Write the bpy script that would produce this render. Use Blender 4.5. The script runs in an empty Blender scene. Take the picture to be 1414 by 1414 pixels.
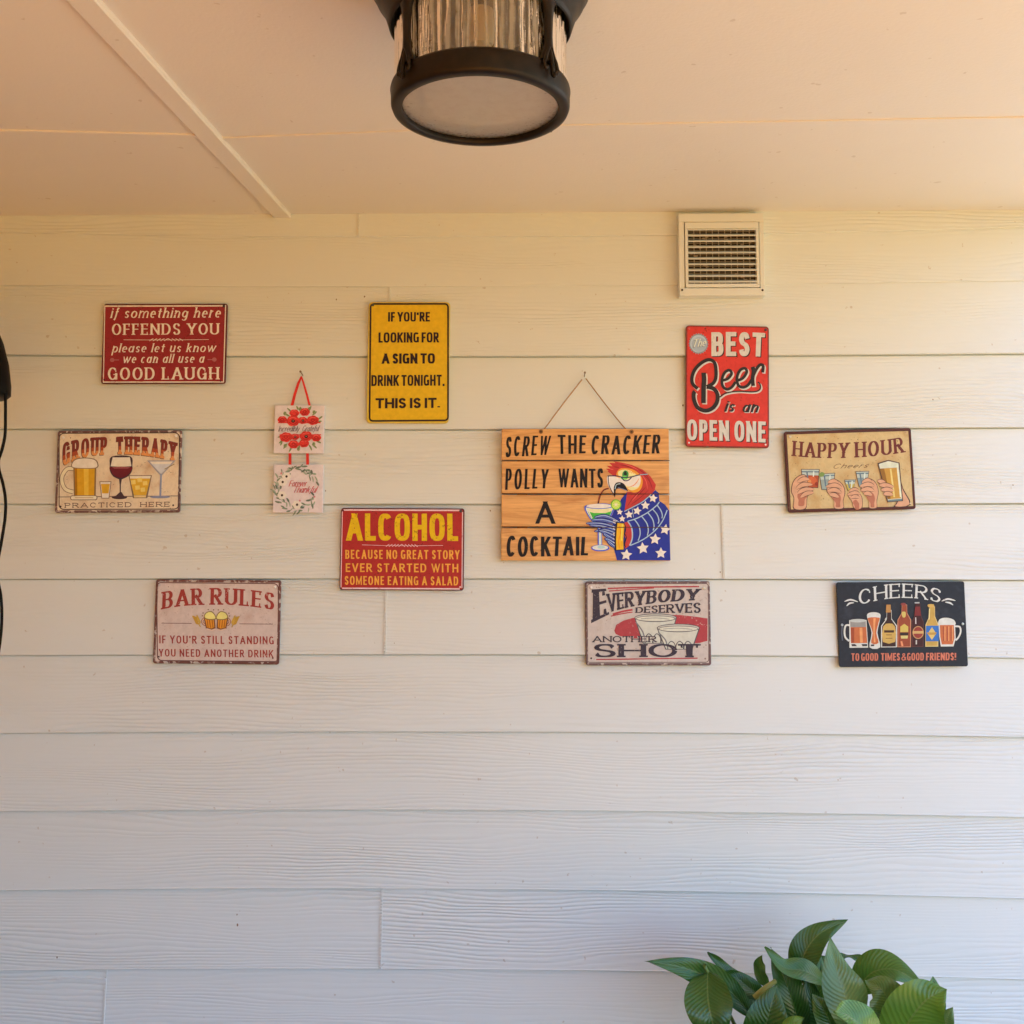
import bpy, math, random
from mathutils import Vector, Matrix
R = math.radians
random.seed(7)
sc = bpy.context.scene
col = sc.collection

# ------------------------------------------------------------------ camera, sky, sun, exposure
F_PX, PITCH, YAW, ROLL, DIST, EYE = 1350.0, R(4.70), R(-1.05), R(0.10), 2.288, 1.50
cp, sp, cy_, sy_, cr, sr = math.cos(PITCH), math.sin(PITCH), math.cos(YAW), math.sin(YAW), math.cos(ROLL), math.sin(ROLL)
FW = Vector((sy_*cp, cy_*cp, sp))
r0 = Vector((cy_, -sy_, 0)); u0 = r0.cross(FW)
RT = r0*cr + u0*sr; UP = u0*cr - r0*sr
CAM = Vector((0, -DIST, EYE))
cam = bpy.data.cameras.new('camera'); cam_o = bpy.data.objects.new('camera', cam); col.objects.link(cam_o)
cam.sensor_width = 36; cam.lens = F_PX/1414*36; cam.clip_end = 500; cam.clip_start = 0.02
M3 = Matrix((RT, UP, -FW)).transposed()
cam_o.matrix_world = Matrix.Translation(CAM) @ M3.to_4x4()
sc.camera = cam_o

SUN_EL, SUN_AZ = R(54), R(200)          # azimuth clockwise from +y: behind the camera, to its right
world = bpy.data.worlds.new('World'); sc.world = world; world.use_nodes = True
wn = world.node_tree; sky = wn.nodes.new('ShaderNodeTexSky'); sky.sky_type = 'NISHITA'
sky.sun_disc = False; sky.dust_density = 0.2; sky.ozone_density = 5; sky.sun_elevation = SUN_EL; sky.sun_rotation = SUN_AZ
bg = wn.nodes['Background']; bg.inputs['Strength'].default_value = 0.146
wn.links.new(sky.outputs[0], bg.inputs[0])
sun = bpy.data.lights.new('sun', 'SUN'); sun.energy = 5.0; sun.angle = R(0.5); sun.color = (1, .92, .78)
sun_o = bpy.data.objects.new('sun', sun); col.objects.link(sun_o)
sdir = Vector((math.sin(SUN_AZ)*math.cos(SUN_EL), math.cos(SUN_AZ)*math.cos(SUN_EL), math.sin(SUN_EL)))
sun_o.rotation_euler = sdir.to_track_quat('Z', 'Y').to_euler(); sun_o.location = (2, -6, 6)
sc.view_settings.view_transform = 'Standard'; sc.view_settings.look = 'None'
sc.view_settings.exposure = 1.98; sc.view_settings.gamma = 1
sc.render.engine = 'CYCLES'
sc.cycles.use_denoising = True
try: sc.cycles.denoiser = 'OPENIMAGEDENOISE'; sc.cycles.denoising_prefilter = 'ACCURATE'
except Exception: pass
sc.cycles.max_bounces = 12; sc.cycles.diffuse_bounces = 7; sc.cycles.transmission_bounces = 10; sc.cycles.transparent_max_bounces = 12
sc.cycles.caustics_reflective = False; sc.cycles.caustics_refractive = False

# ------------------------------------------------------------------ helpers
def at(x, y, Y=0.0):
    """where a line of sight of the photograph (1414 px square) meets the upright plane at depth Y"""
    d = FW + RT*((x-707)/F_PX) - UP*((y-707)/F_PX)
    return CAM + d*((Y+DIST)/d.y)

def tag(o, label=None, cat=None, group=None, kind=None):
    if label: o['label'] = label
    if cat: o['category'] = cat
    if group: o['group'] = group
    if kind: o['kind'] = kind
    return o

def empty(name, loc, rot=None):
    o = bpy.data.objects.new(name, None); col.objects.link(o); o.location = loc; o.empty_display_size = .05
    if rot: o.rotation_euler = rot
    return o

class MB:
    def __init__(s): s.v = []; s.f = []; s.m = []; s.sm = []; s.mats = []
    def mi(s, mat):
        if mat not in s.mats: s.mats.append(mat)
        return s.mats.index(mat)
    def face(s, pts, mat, smooth=False):
        b = len(s.v); s.v += [tuple(p) for p in pts]; s.f.append(tuple(range(b, b+len(pts)))); s.m.append(s.mi(mat)); s.sm.append(smooth)
    def grid(s, rows, mat, closed=False, smooth=True):
        b = len(s.v); n = len(rows[0])
        for r in rows: s.v += [tuple(p) for p in r]
        k = s.mi(mat)
        for i in range(len(rows)-1):
            for j in range(n if closed else n-1):
                j2 = (j+1) % n
                s.f.append((b+i*n+j, b+i*n+j2, b+(i+1)*n+j2, b+(i+1)*n+j)); s.m.append(k); s.sm.append(smooth)
    def box(s, lo, hi, mat):
        (x0, y0, z0), (x1, y1, z1) = lo, hi
        c = [(x0,y0,z0),(x1,y0,z0),(x1,y1,z0),(x0,y1,z0),(x0,y0,z1),(x1,y0,z1),(x1,y1,z1),(x0,y1,z1)]
        b = len(s.v); s.v += c; k = s.mi(mat)
        for f in ((0,3,2,1),(4,5,6,7),(0,1,5,4),(1,2,6,5),(2,3,7,6),(3,0,4,7)):
            s.f.append(tuple(b+i for i in f)); s.m.append(k); s.sm.append(False)
    def lathe(s, prof, mat, seg=64, wob=None):
        rows = []
        for (r, z) in prof:
            rows.append([((r+(wob(a) if wob else 0))*math.cos(a), (r+(wob(a) if wob else 0))*math.sin(a), z) for a in [2*math.pi*k/seg for k in range(seg)]])
        s.grid(rows, mat, closed=True)
    def tube(s, pts, rad, mat, seg=10, caps=True):
        pts = [Vector(p) for p in pts]; rows = []; n0 = None
        for i, p in enumerate(pts):
            t = (pts[min(i+1, len(pts)-1)] - pts[max(i-1, 0)]).normalized()
            if n0 is None: n0 = t.orthogonal().normalized()
            n0 = (n0 - t*n0.dot(t)).normalized(); b = t.cross(n0)
            r = rad(i/(len(pts)-1)) if callable(rad) else rad
            rows.append([p + (n0*math.cos(a)+b*math.sin(a))*r for a in [2*math.pi*k/seg for k in range(seg)]])
        s.grid(rows, mat, closed=True)
        if caps: s.face(rows[0][::-1], mat); s.face(rows[-1], mat)
    def build(s, name, parent=None, bevel=0):
        me = bpy.data.meshes.new(name); me.from_pydata(s.v, [], s.f)
        for m in s.mats: me.materials.append(m)
        me.polygons.foreach_set('material_index', s.m); me.polygons.foreach_set('use_smooth', s.sm); me.update()
        o = bpy.data.objects.new(name, me); col.objects.link(o)
        if parent: o.parent = parent
        if bevel:
            md = o.modifiers.new('bevel', 'BEVEL'); md.width = bevel; md.segments = 2; md.limit_method = 'ANGLE'
        return o

def spline(pts, n=8, closed=False):
    """Catmull-Rom through pts"""
    P = [Vector(p) for p in pts]; out = []; N = len(P)
    rng = range(N) if closed else range(N-1)
    for i in rng:
        if closed: a, b, c, d = P[i-1], P[i], P[(i+1) % N], P[(i+2) % N]
        else: a, b, c, d = P[max(i-1, 0)], P[i], P[i+1], P[min(i+2, N-1)]
        for k in range(n):
            t = k/n
            out.append(.5*((2*b)+(c-a)*t+(2*a-5*b+4*c-d)*t*t+(3*b-a-3*c+d)*t**3))
    if not closed: out.append(P[-1])
    return out

# ------------------------------------------------------------------ materials
def node_mat(name, color, rough=.5, metal=0, spec=.5):
    m = bpy.data.materials.new(name); m.use_nodes = True
    b = m.node_tree.nodes['Principled BSDF']
    b.inputs['Base Color'].default_value = (*color, 1); b.inputs['Roughness'].default_value = rough
    b.inputs['Metallic'].default_value = metal; b.inputs['Specular IOR Level'].default_value = spec
    return m, m.node_tree, b
def N(nt, t, **kw):
    n = nt.nodes.new(t)
    for k, v in kw.items():
        if k in n.inputs: n.inputs[k].default_value = v
        else: setattr(n, k, v)
    return n
def Mth(nt, op, a, b=None, c=None):
    n = nt.nodes.new('ShaderNodeMath'); n.operation = op
    for i, v in enumerate((a, b, c)):
        if v is None: continue
        if isinstance(v, (int, float)): n.inputs[i].default_value = v
        else: nt.links.new(v, n.inputs[i])
    return n.outputs[0]
def mix(nt, fac, a, b):
    n = nt.nodes.new('ShaderNodeMix'); n.data_type = 'RGBA'
    if isinstance(fac, (int, float)): n.inputs[0].default_value = fac
    else: nt.links.new(fac, n.inputs[0])
    for i, v in ((6, a), (7, b)):
        if isinstance(v, tuple): n.inputs[i].default_value = (*v[:3], 1)
        else: nt.links.new(v, n.inputs[i])
    return n.outputs[2]
def noise(nt, vec, scale, detail=3, rough=.5, dist=0):
    n = N(nt, 'ShaderNodeTexNoise', Scale=scale, Detail=detail, Roughness=rough, Distortion=dist)
    if vec is not None: nt.links.new(vec, n.inputs['Vector'])
    return n.outputs[0]
def mapping(nt, vec, scale):
    n = N(nt, 'ShaderNodeMapping'); n.inputs['Scale'].default_value = scale; nt.links.new(vec, n.inputs['Vector']); return n.outputs[0]
def ramp(nt, fac, a, b):
    n = N(nt, 'ShaderNodeMapRange'); n.inputs[1].default_value = a; n.inputs[2].default_value = b; nt.links.new(fac, n.inputs[0]); return n.outputs[0]

WALL_ALB = (.70, .77, .79)
def lin(c): c /= 255; return c/12.92 if c < .04045 else ((c+.055)/1.055)**2.4
def C(rgb, wall):
    """paint colour of a print from its tone and the tone of the painted wall right beside it"""
    return tuple(max(.004, min(.86, lin(a)/lin(w)*k)) for a, w, k in zip(rgb, wall, WALL_ALB))

_pm = {}
def paint(color, wear=.0, wearcol=(.05, .025, .015), rough=.38, scale=260, stain=0, staincol=(.2, .09, .03)):
    key = (tuple(round(c, 4) for c in color), wear, rough, scale, stain, wearcol, staincol)
    if key in _pm: return _pm[key]
    m, nt, b = node_mat('paint', color, rough+.1, spec=.22)
    tc = N(nt, 'ShaderNodeTexCoord').outputs['Object']
    var = ramp(nt, noise(nt, tc, 90, 4, .6), .25, .75)
    c = mix(nt, var, tuple(k*.88 for k in color), tuple(min(.9, k*1.08) for k in color))
    if stain:
        st = ramp(nt, noise(nt, tc, 22, 5, .65), .62-stain*.25, .80-stain*.15)
        c = mix(nt, Mth(nt, 'MULTIPLY', st, .75), c, staincol)
    if wear:
        sp_ = ramp(nt, noise(nt, tc, scale, 2, .5), .70-wear*.12, .74-wear*.12)
        gate = ramp(nt, noise(nt, tc, 30, 2), .42, .6)
        c = mix(nt, Mth(nt, 'MULTIPLY', Mth(nt, 'MULTIPLY', sp_, gate), .85), c, wearcol)
    nt.links.new(c, b.inputs['Base Color'])
    nt.links.new(ramp(nt, var, -1.2*rough, 2.6), b.inputs['Roughness']) if False else None
    bp = N(nt, 'ShaderNodeBump', Strength=.08, Distance=.001); nt.links.new(noise(nt, tc, 60, 3), bp.inputs['Height']); nt.links.new(bp.outputs[0], b.inputs['Normal'])
    _pm[key] = m
    return m

def siding_material():
    m, nt, b = node_mat('painted_cedar_grain', WALL_ALB, .42, spec=.4)
    geo = N(nt, 'ShaderNodeNewGeometry'); sep = N(nt, 'ShaderNodeSeparateXYZ'); nt.links.new(geo.outputs['Position'], sep.inputs[0])
    at_ = N(nt, 'ShaderNodeAttribute', attribute_name='board')
    bid = at_.outputs['Fac']
    cmb = N(nt, 'ShaderNodeCombineXYZ')
    nt.links.new(Mth(nt, 'ADD', sep.outputs[0], Mth(nt, 'MULTIPLY', bid, 7.31)), cmb.inputs[0])
    nt.links.new(Mth(nt, 'MULTIPLY', bid, 3.7), cmb.inputs[1]); nt.links.new(sep.outputs[2], cmb.inputs[2])
    p = cmb.outputs[0]
    w1 = noise(nt, mapping(nt, p, (1.5, 1, 9)), 1.0, 2, .5)
    w2 = noise(nt, mapping(nt, p, (9, 1, 40)), 1.0, 2, .5)
    ph = Mth(nt, 'ADD', Mth(nt, 'ADD', sep.outputs[2], Mth(nt, 'MULTIPLY', w1, .085)), Mth(nt, 'MULTIPLY', w2, .006))
    wave = Mth(nt, 'SINE', Mth(nt, 'MULTIPLY', ph, 2*math.pi/.0088))
    wave = Mth(nt, 'POWER', Mth(nt, 'MULTIPLY_ADD', wave, .5, .5), .6)
    amp = ramp(nt, noise(nt, mapping(nt, p, (1.1, 1, 14)), 1.0, 3, .6), .36, .62)
    fine = noise(nt, mapping(nt, p, (14, 1, 240)), 1.0, 3, .6)
    h = Mth(nt, 'ADD', Mth(nt, 'MULTIPLY', wave, Mth(nt, 'MULTIPLY_ADD', Mth(nt, 'MULTIPLY', amp, ramp(nt, noise(nt, mapping(nt, p, (.8, 1, 2.2)), 1.0, 2, .5), .33, .55)), .95, .05)), Mth(nt, 'MULTIPLY', fine, .22))
    bp = N(nt, 'ShaderNodeBump', Strength=.72, Distance=.0017); nt.links.new(h, bp.inputs['Height']); nt.links.new(bp.outputs[0], b.inputs['Normal'])
    dirt = ramp(nt, noise(nt, mapping(nt, p, (1.6, 1, 5)), 1.0, 5, .65), .35, .75)
    c = mix(nt, Mth(nt, 'MULTIPLY', dirt, .35), WALL_ALB, (.66, .717, .73))
    spk = ramp(nt, noise(nt, mapping(nt, p, (60, 1, 60)), 1.0, 2, .5), .735, .77)
    c = mix(nt, Mth(nt, 'MULTIPLY', spk, .5), c, (.42, .36, .29))
    nt.links.new(c, b.inputs['Base Color'])
    return m

def ceiling_material():
    m, nt, b = node_mat("painted_ceiling_sheet", (.76, .748, .725), .55, spec=.3)
    tc = N(nt, 'ShaderNodeTexCoord').outputs['Object']
    v = ramp(nt, noise(nt, tc, 1.6, 4, .6), .3, .7)
    c = mix(nt, Mth(nt, 'MULTIPLY', v, .5), (.76, .748, .725), (.72, .705, .685))
    sp2 = ramp(nt, noise(nt, tc, 42, 2, .5), .725, .75); c = mix(nt, Mth(nt, 'MULTIPLY', sp2, .35), c, (.42, .36, .30))
    nt.links.new(c, b.inputs['Base Color'])
    h = Mth(nt, 'ADD', noise(nt, tc, 3.0, 3), Mth(nt, 'MULTIPLY', noise(nt, tc, 160, 3), .07))
    bp = N(nt, 'ShaderNodeBump', Strength=.45, Distance=.012); nt.links.new(h, bp.inputs['Height']); nt.links.new(bp.outputs[0], b.inputs['Normal'])
    return m

SIDING = siding_material(); CEIL = ceiling_material()
BLEM = node_mat('old_nail_mark', (.20, .15, .11), .6)[0]

# ------------------------------------------------------------------ setting: ground, patio, sunlit garden
def ground_material(name, a, b_, scale):
    m, nt, b = node_mat(name, a, .8)
    tc = N(nt, 'ShaderNodeTexCoord').outputs['Object']
    c = mix(nt, ramp(nt, noise(nt, tc, scale, 5, .6), .3, .7), a, b_)
    nt.links.new(c, b.inputs['Base Color']); return m
g = MB(); g.face([(-120,-120,-.02),(120,-120,-.02),(120,120,-.02),(-120,120,-.02)], ground_material('dry_lawn', (.07,.10,.045), (.09,.12,.05), 3))
tag(g.build('ground'), kind='structure')
g = MB(); g.face([(-4,-8.0,0),(6,-8.0,0),(6,-2.3,0),(-4,-2.3,0)], ground_material('terracotta_paving', (.94,.37,.02), (.88,.33,.015), 6))
g.face([(-4,-2.3,.004),(6,-2.3,.004),(6,.1,.004),(-4,.1,.004)], ground_material('slate_floor', (.085,.085,.09), (.11,.11,.115), 6))
tag(g.build('patio'), kind='structure')
g = MB(); g.face([(2.2,-7.0,.008),(7,-7.0,.008),(7,.1,.008),(2.2,.1,.008)], ground_material('bounce_concrete', (.54,.42,.24), (.46,.35,.20), 4))  # added unseen pale ground, bounces sunlight up to the right of the ceiling
tag(g.build('bounce_path'), kind='structure')

# ------------------------------------------------------------------ siding wall
LX = (45, 670, 1385)
LINES = [(322.8,328.0,315.8),(394.7,396.2,389.0),(491.2,493.0,489.3),(593,593.5,591),(696.2,696.5,695.4),(799.6,799.0,801),(904.7,903.5,907.8),
         (1011.6,1009.8,1016.7),(1119,1117.5,1126.8),(1227.5,1226.2,1238.4),(1337.6,1336.4,1349.3)]
curves = []
for ys in LINES:
    p = [at(x, y) for x, y in zip(LX, ys)]
    curves.append([(q.x, q.z) for q in p])
def zline(k, x):
    if k < len(curves): c = curves[k]; dz = 0
    else: c = curves[-1]; dz = -.177*(k-len(curves)+1)
    (xa, za), (xb, zb), (xc, zc) = c
    t = max(xa-.15, min(xc+.15, x))
    q = za*(t-xb)*(t-xc)/((xa-xb)*(xa-xc)) + zb*(t-xa)*(t-xc)/((xb-xa)*(xb-xc)) + zc*(t-xa)*(t-xb)/((xc-xa)*(xc-xb))
    return q + dz
w = MB(); bids = []
X0, X1, NX = -1.6, 3.4, 58
xs = [X0+(X1-X0)*i/NX for i in range(NX+1)]
LAP = .0115
joints = {0: 495, 2: 538, 4: None, 5: 997, 6: 533, 10: 527, 11: 146}
nb = 16
def strip(rows, smooth=False, bid=0.0):
    n0 = len(w.f); w.grid(rows, SIDING, smooth=smooth); bids.extend([bid]*(len(w.f)-n0))
for k in range(nb):
    top = (lambda x: 2.60) if k == 0 else (lambda x, k=k: zline(k-1, x)+.006)
    bot = (lambda x, k=k: zline(k, x)) if k < nb-1 else (lambda x: -.05)
    out = LAP if k > 1 else .006
    jx = joints.get(k)
    segs = [(X0, X1)]
    if jx:
        py = (LINES[k-1][0] if k else 300); ymid = py+30
        J = at(jx, ymid).x; segs = [(X0, J-.0008), (J+.0008, X1)]
    for si, (xa, xb) in enumerate(segs):
        n = max(2, int((xb-xa)/.1)); X = [xa+(xb-xa)*i/n for i in range(n+1)]
        bid = k + .37*si
        d = .0011*si
        rows = ([[(x, -.0005-d, top(x)) for x in X]] if k < 3 else [[(x, .0055, top(x)) for x in X], [(x, .0045, top(x)-.0066) for x in X], [(x, -.0002-d, top(x)-.0080) for x in X], [(x, -.0010-d, top(x)-.0094) for x in X]]) + [ [(x, -out*.93-d, bot(x)+.0035) for x in X], [(x, -out-d, bot(x)+.0012) for x in X], [(x, -out*.9-d, bot(x)) for x in X], [(x, .0055, bot(x)+.0004) for x in X]]
        strip(rows, False, bid)
        for xe in ((xb,) if si == 0 and len(segs) > 1 else (xa,) if si else ()):
            n0 = len(w.f); w.face([(xe, -.0005-d, top(xe)), (xe, -out*.93-d, bot(xe)+.0035), (xe, .004, bot(xe)), (xe, .004, top(xe))], SIDING); bids.extend([bid]*(len(w.f)-n0))
    if jx:   # paint-filled joiner strip at the butt joint
        n0 = len(w.f)
        zt = 2.45 if k == 0 else zline(k-1, J)+.001
        yt = -.0056 if k == 0 else -.0030
        w.face([(J-.0026, yt, zt), (J+.0028, yt-.0008, zt), (J+.0028, -out-.0026, bot(J)+.001), (J-.0026, -out-.0014, bot(J)+.001)][::-1], SIDING)
        w.face([(J+.0028, yt-.0008, zt), (J+.0030, .003, zt), (J+.0030, .003, bot(J)+.001), (J+.0028, -out-.0026, bot(J)+.001)][::-1], SIDING)
        bids.extend([k+.8]*(len(w.f)-n0))
# paint patch lifting at the lower left
n0 = len(w.f)
a, b2 = at(80, 1349), at(147, 1350)
w.box((a.x, -.0060, a.z-.007), (b2.x, -.0012, b2.z), SIDING); bids.extend([11.6]*(len(w.f)-n0))
# old nail heads and paint chips
n0 = len(w.f)
marks = [(464,413),(503,409),(943,560),(1037,582),(933,605),(1003,768),(1010,786),(994,790),(518,887),(545,888),(450,678),(80,732),(327,1263),(328,1277),(80,1321),(1061,1020),(1033,1150),(990,1212),(834,1371),(770,236),(1296,38),(1262,553),(1288,552),(480,550),(677,705),(1236,405),(1398,670),(1396,674)]
for (mx, my) in marks:
    if my < 300: continue
    p = at(mx, my, -.006); r = random.uniform(.0012, .0024)
    kb = next((i for i in range(nb-1) if zline(i, p.x) < p.z), 0)
    ztop = 2.6 if kb == 0 else zline(kb-1, p.x)+.006
    zb = zline(kb, p.x); yf = -.0005-(LAP*.93)*(ztop-p.z)/(ztop-zb)-.0012
    mat = BLEM if random.random() < .45 else SIDING
    ring = [(p.x+r*math.cos(t)*random.uniform(.7, 1.2), yf+.0009, p.z+r*1.5*math.sin(t)*random.uniform(.7, 1.2)) for t in [2*math.pi*i/8 for i in range(8)]]
    for i in range(8): w.face([ring[i], ring[(i+1) % 8], (p.x, yf-.0003, p.z)], mat, True)
bids.extend([20.0]*(len(w.f)-n0))
wall = w.build('siding_wall')
me = wall.data; atr = me.attributes.new('board', 'FLOAT', 'FACE'); atr.data.foreach_set('value', [float(x) for x in bids])
tag(wall, 'cream painted lap siding wall carrying all the bar signs', 'wall')
# added wall outside the view, put there to shade the left side
s = MB(); s.box((-1.72, -5.0, -.05), (-1.6, 0, 2.7), node_mat('tan_blocker', (.50, .25, .09), .7)[0])
tag(s.build('shade_wall'), 'added unseen tan wall that cuts sky light on the left', 'wall')
s = MB(); s.box((-9, -9.4, -.05), (0.2, -9.2, 4.6), node_mat('sky_blocker', (.06, .08, .04), .8)[0])   # added unseen slab across the garden, cuts sky light on the left
s.box((-1.6, -2.8, -.05), (1.4, -2.7, .45), node_mat('bounce_blocker', (.12, .12, .12), .7)[0])             # added unseen low wall, keeps warm bounce off the lower siding
tag(s.build('light_blockers'), kind='structure')

# ------------------------------------------------------------------ porch ceiling
SL = .085
ZC = at(670, 295).z
def zceil(Y): return ZC + SL*Y
def on_ceiling(x, y, off=0):
    d = FW + RT*((x-707)/F_PX) - UP*((y-707)/F_PX)
    # CAM.z + t d.z = ZC + SL*(CAM.y + t d.y) - off
    t = (ZC + SL*CAM.y - off - CAM.z)/(d.z - SL*d.y)
    return CAM + d*t
EAVE = -3.0
c = MB()
XL, XR = -1.6, 1.4
n = 20
rows = [[(XL+(XR-XL)*i/n, y, zceil(y)) for i in range(n+1)] for y in [.02, -.3, -.6, -1.2, -2.0, EAVE]]
c.grid(rows[::-1], CEIL, smooth=False)
top = .16
c.face([(XL,.02,zceil(0)+top),(XR,.02,zceil(0)+top),(XR,EAVE,zceil(EAVE)+top),(XL,EAVE,zceil(EAVE)+top)], CEIL)
c.face([(XL,EAVE,zceil(EAVE)),(XR,EAVE,zceil(EAVE)),(XR,EAVE,zceil(EAVE)+top),(XL,EAVE,zceil(EAVE)+top)], CEIL)
c.face([(XR,EAVE,zceil(EAVE)),(XR,.02,zceil(0)),(XR,.02,zceil(0)+top),(XR,EAVE,zceil(EAVE)+top)], CEIL)
ceil_o = c.build('porch_ceiling')
tag(ceil_o, 'cream sloping porch ceiling sheets with flat battens', 'ceiling')
def batten(p0, p1, wd, th):
    b = MB(); d = (p1-p0).normalized(); nrm = Vector((0, -SL, 1)).normalized(); s_ = d.cross(nrm).normalized()
    rows = []
    prof = [(-wd/2, 0), (-wd/2, -th*.75), (-wd/2+.0025, -th), (wd/2-.0025, -th), (wd/2, -th*.75), (wd/2, 0)]
    L = (p1-p0).length
    for i in range(13):
        t = i/12; q = p0 + (p1-p0)*t
        rows.append([q + s_*u + nrm*v for u, v in prof])
    b.grid(rows, CEIL, smooth=False)
    b.face(rows[0], CEIL); b.face(rows[-1][::-1], CEIL)
    return b.build('batten', ceil_o)
pa, pb = on_ceiling(391.5, 297.5), on_ceiling(119, 0)
dd = (pb-pa); pj = on_ceiling(293, 188)
pa = pa - dd*.002
batten(pa, pa+dd*2.2, .042, .0095)
ca, cb = on_ceiling(0, 181), on_ceiling(720, 176)
cx = on_ceiling(1414, 163.5)
dirL = (pj-ca).normalized()
batten(ca-dirL*1.0, pj-dirL*.0195, .021, .0036)
batten(pj+dirL*.0195+Vector((0,.012,.001)), on_ceiling(760, 174.5), .018, .0032)
batten(on_ceiling(762, 174.5), cx+(cx-cb).normalized()*.9, .017, .0030)

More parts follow.
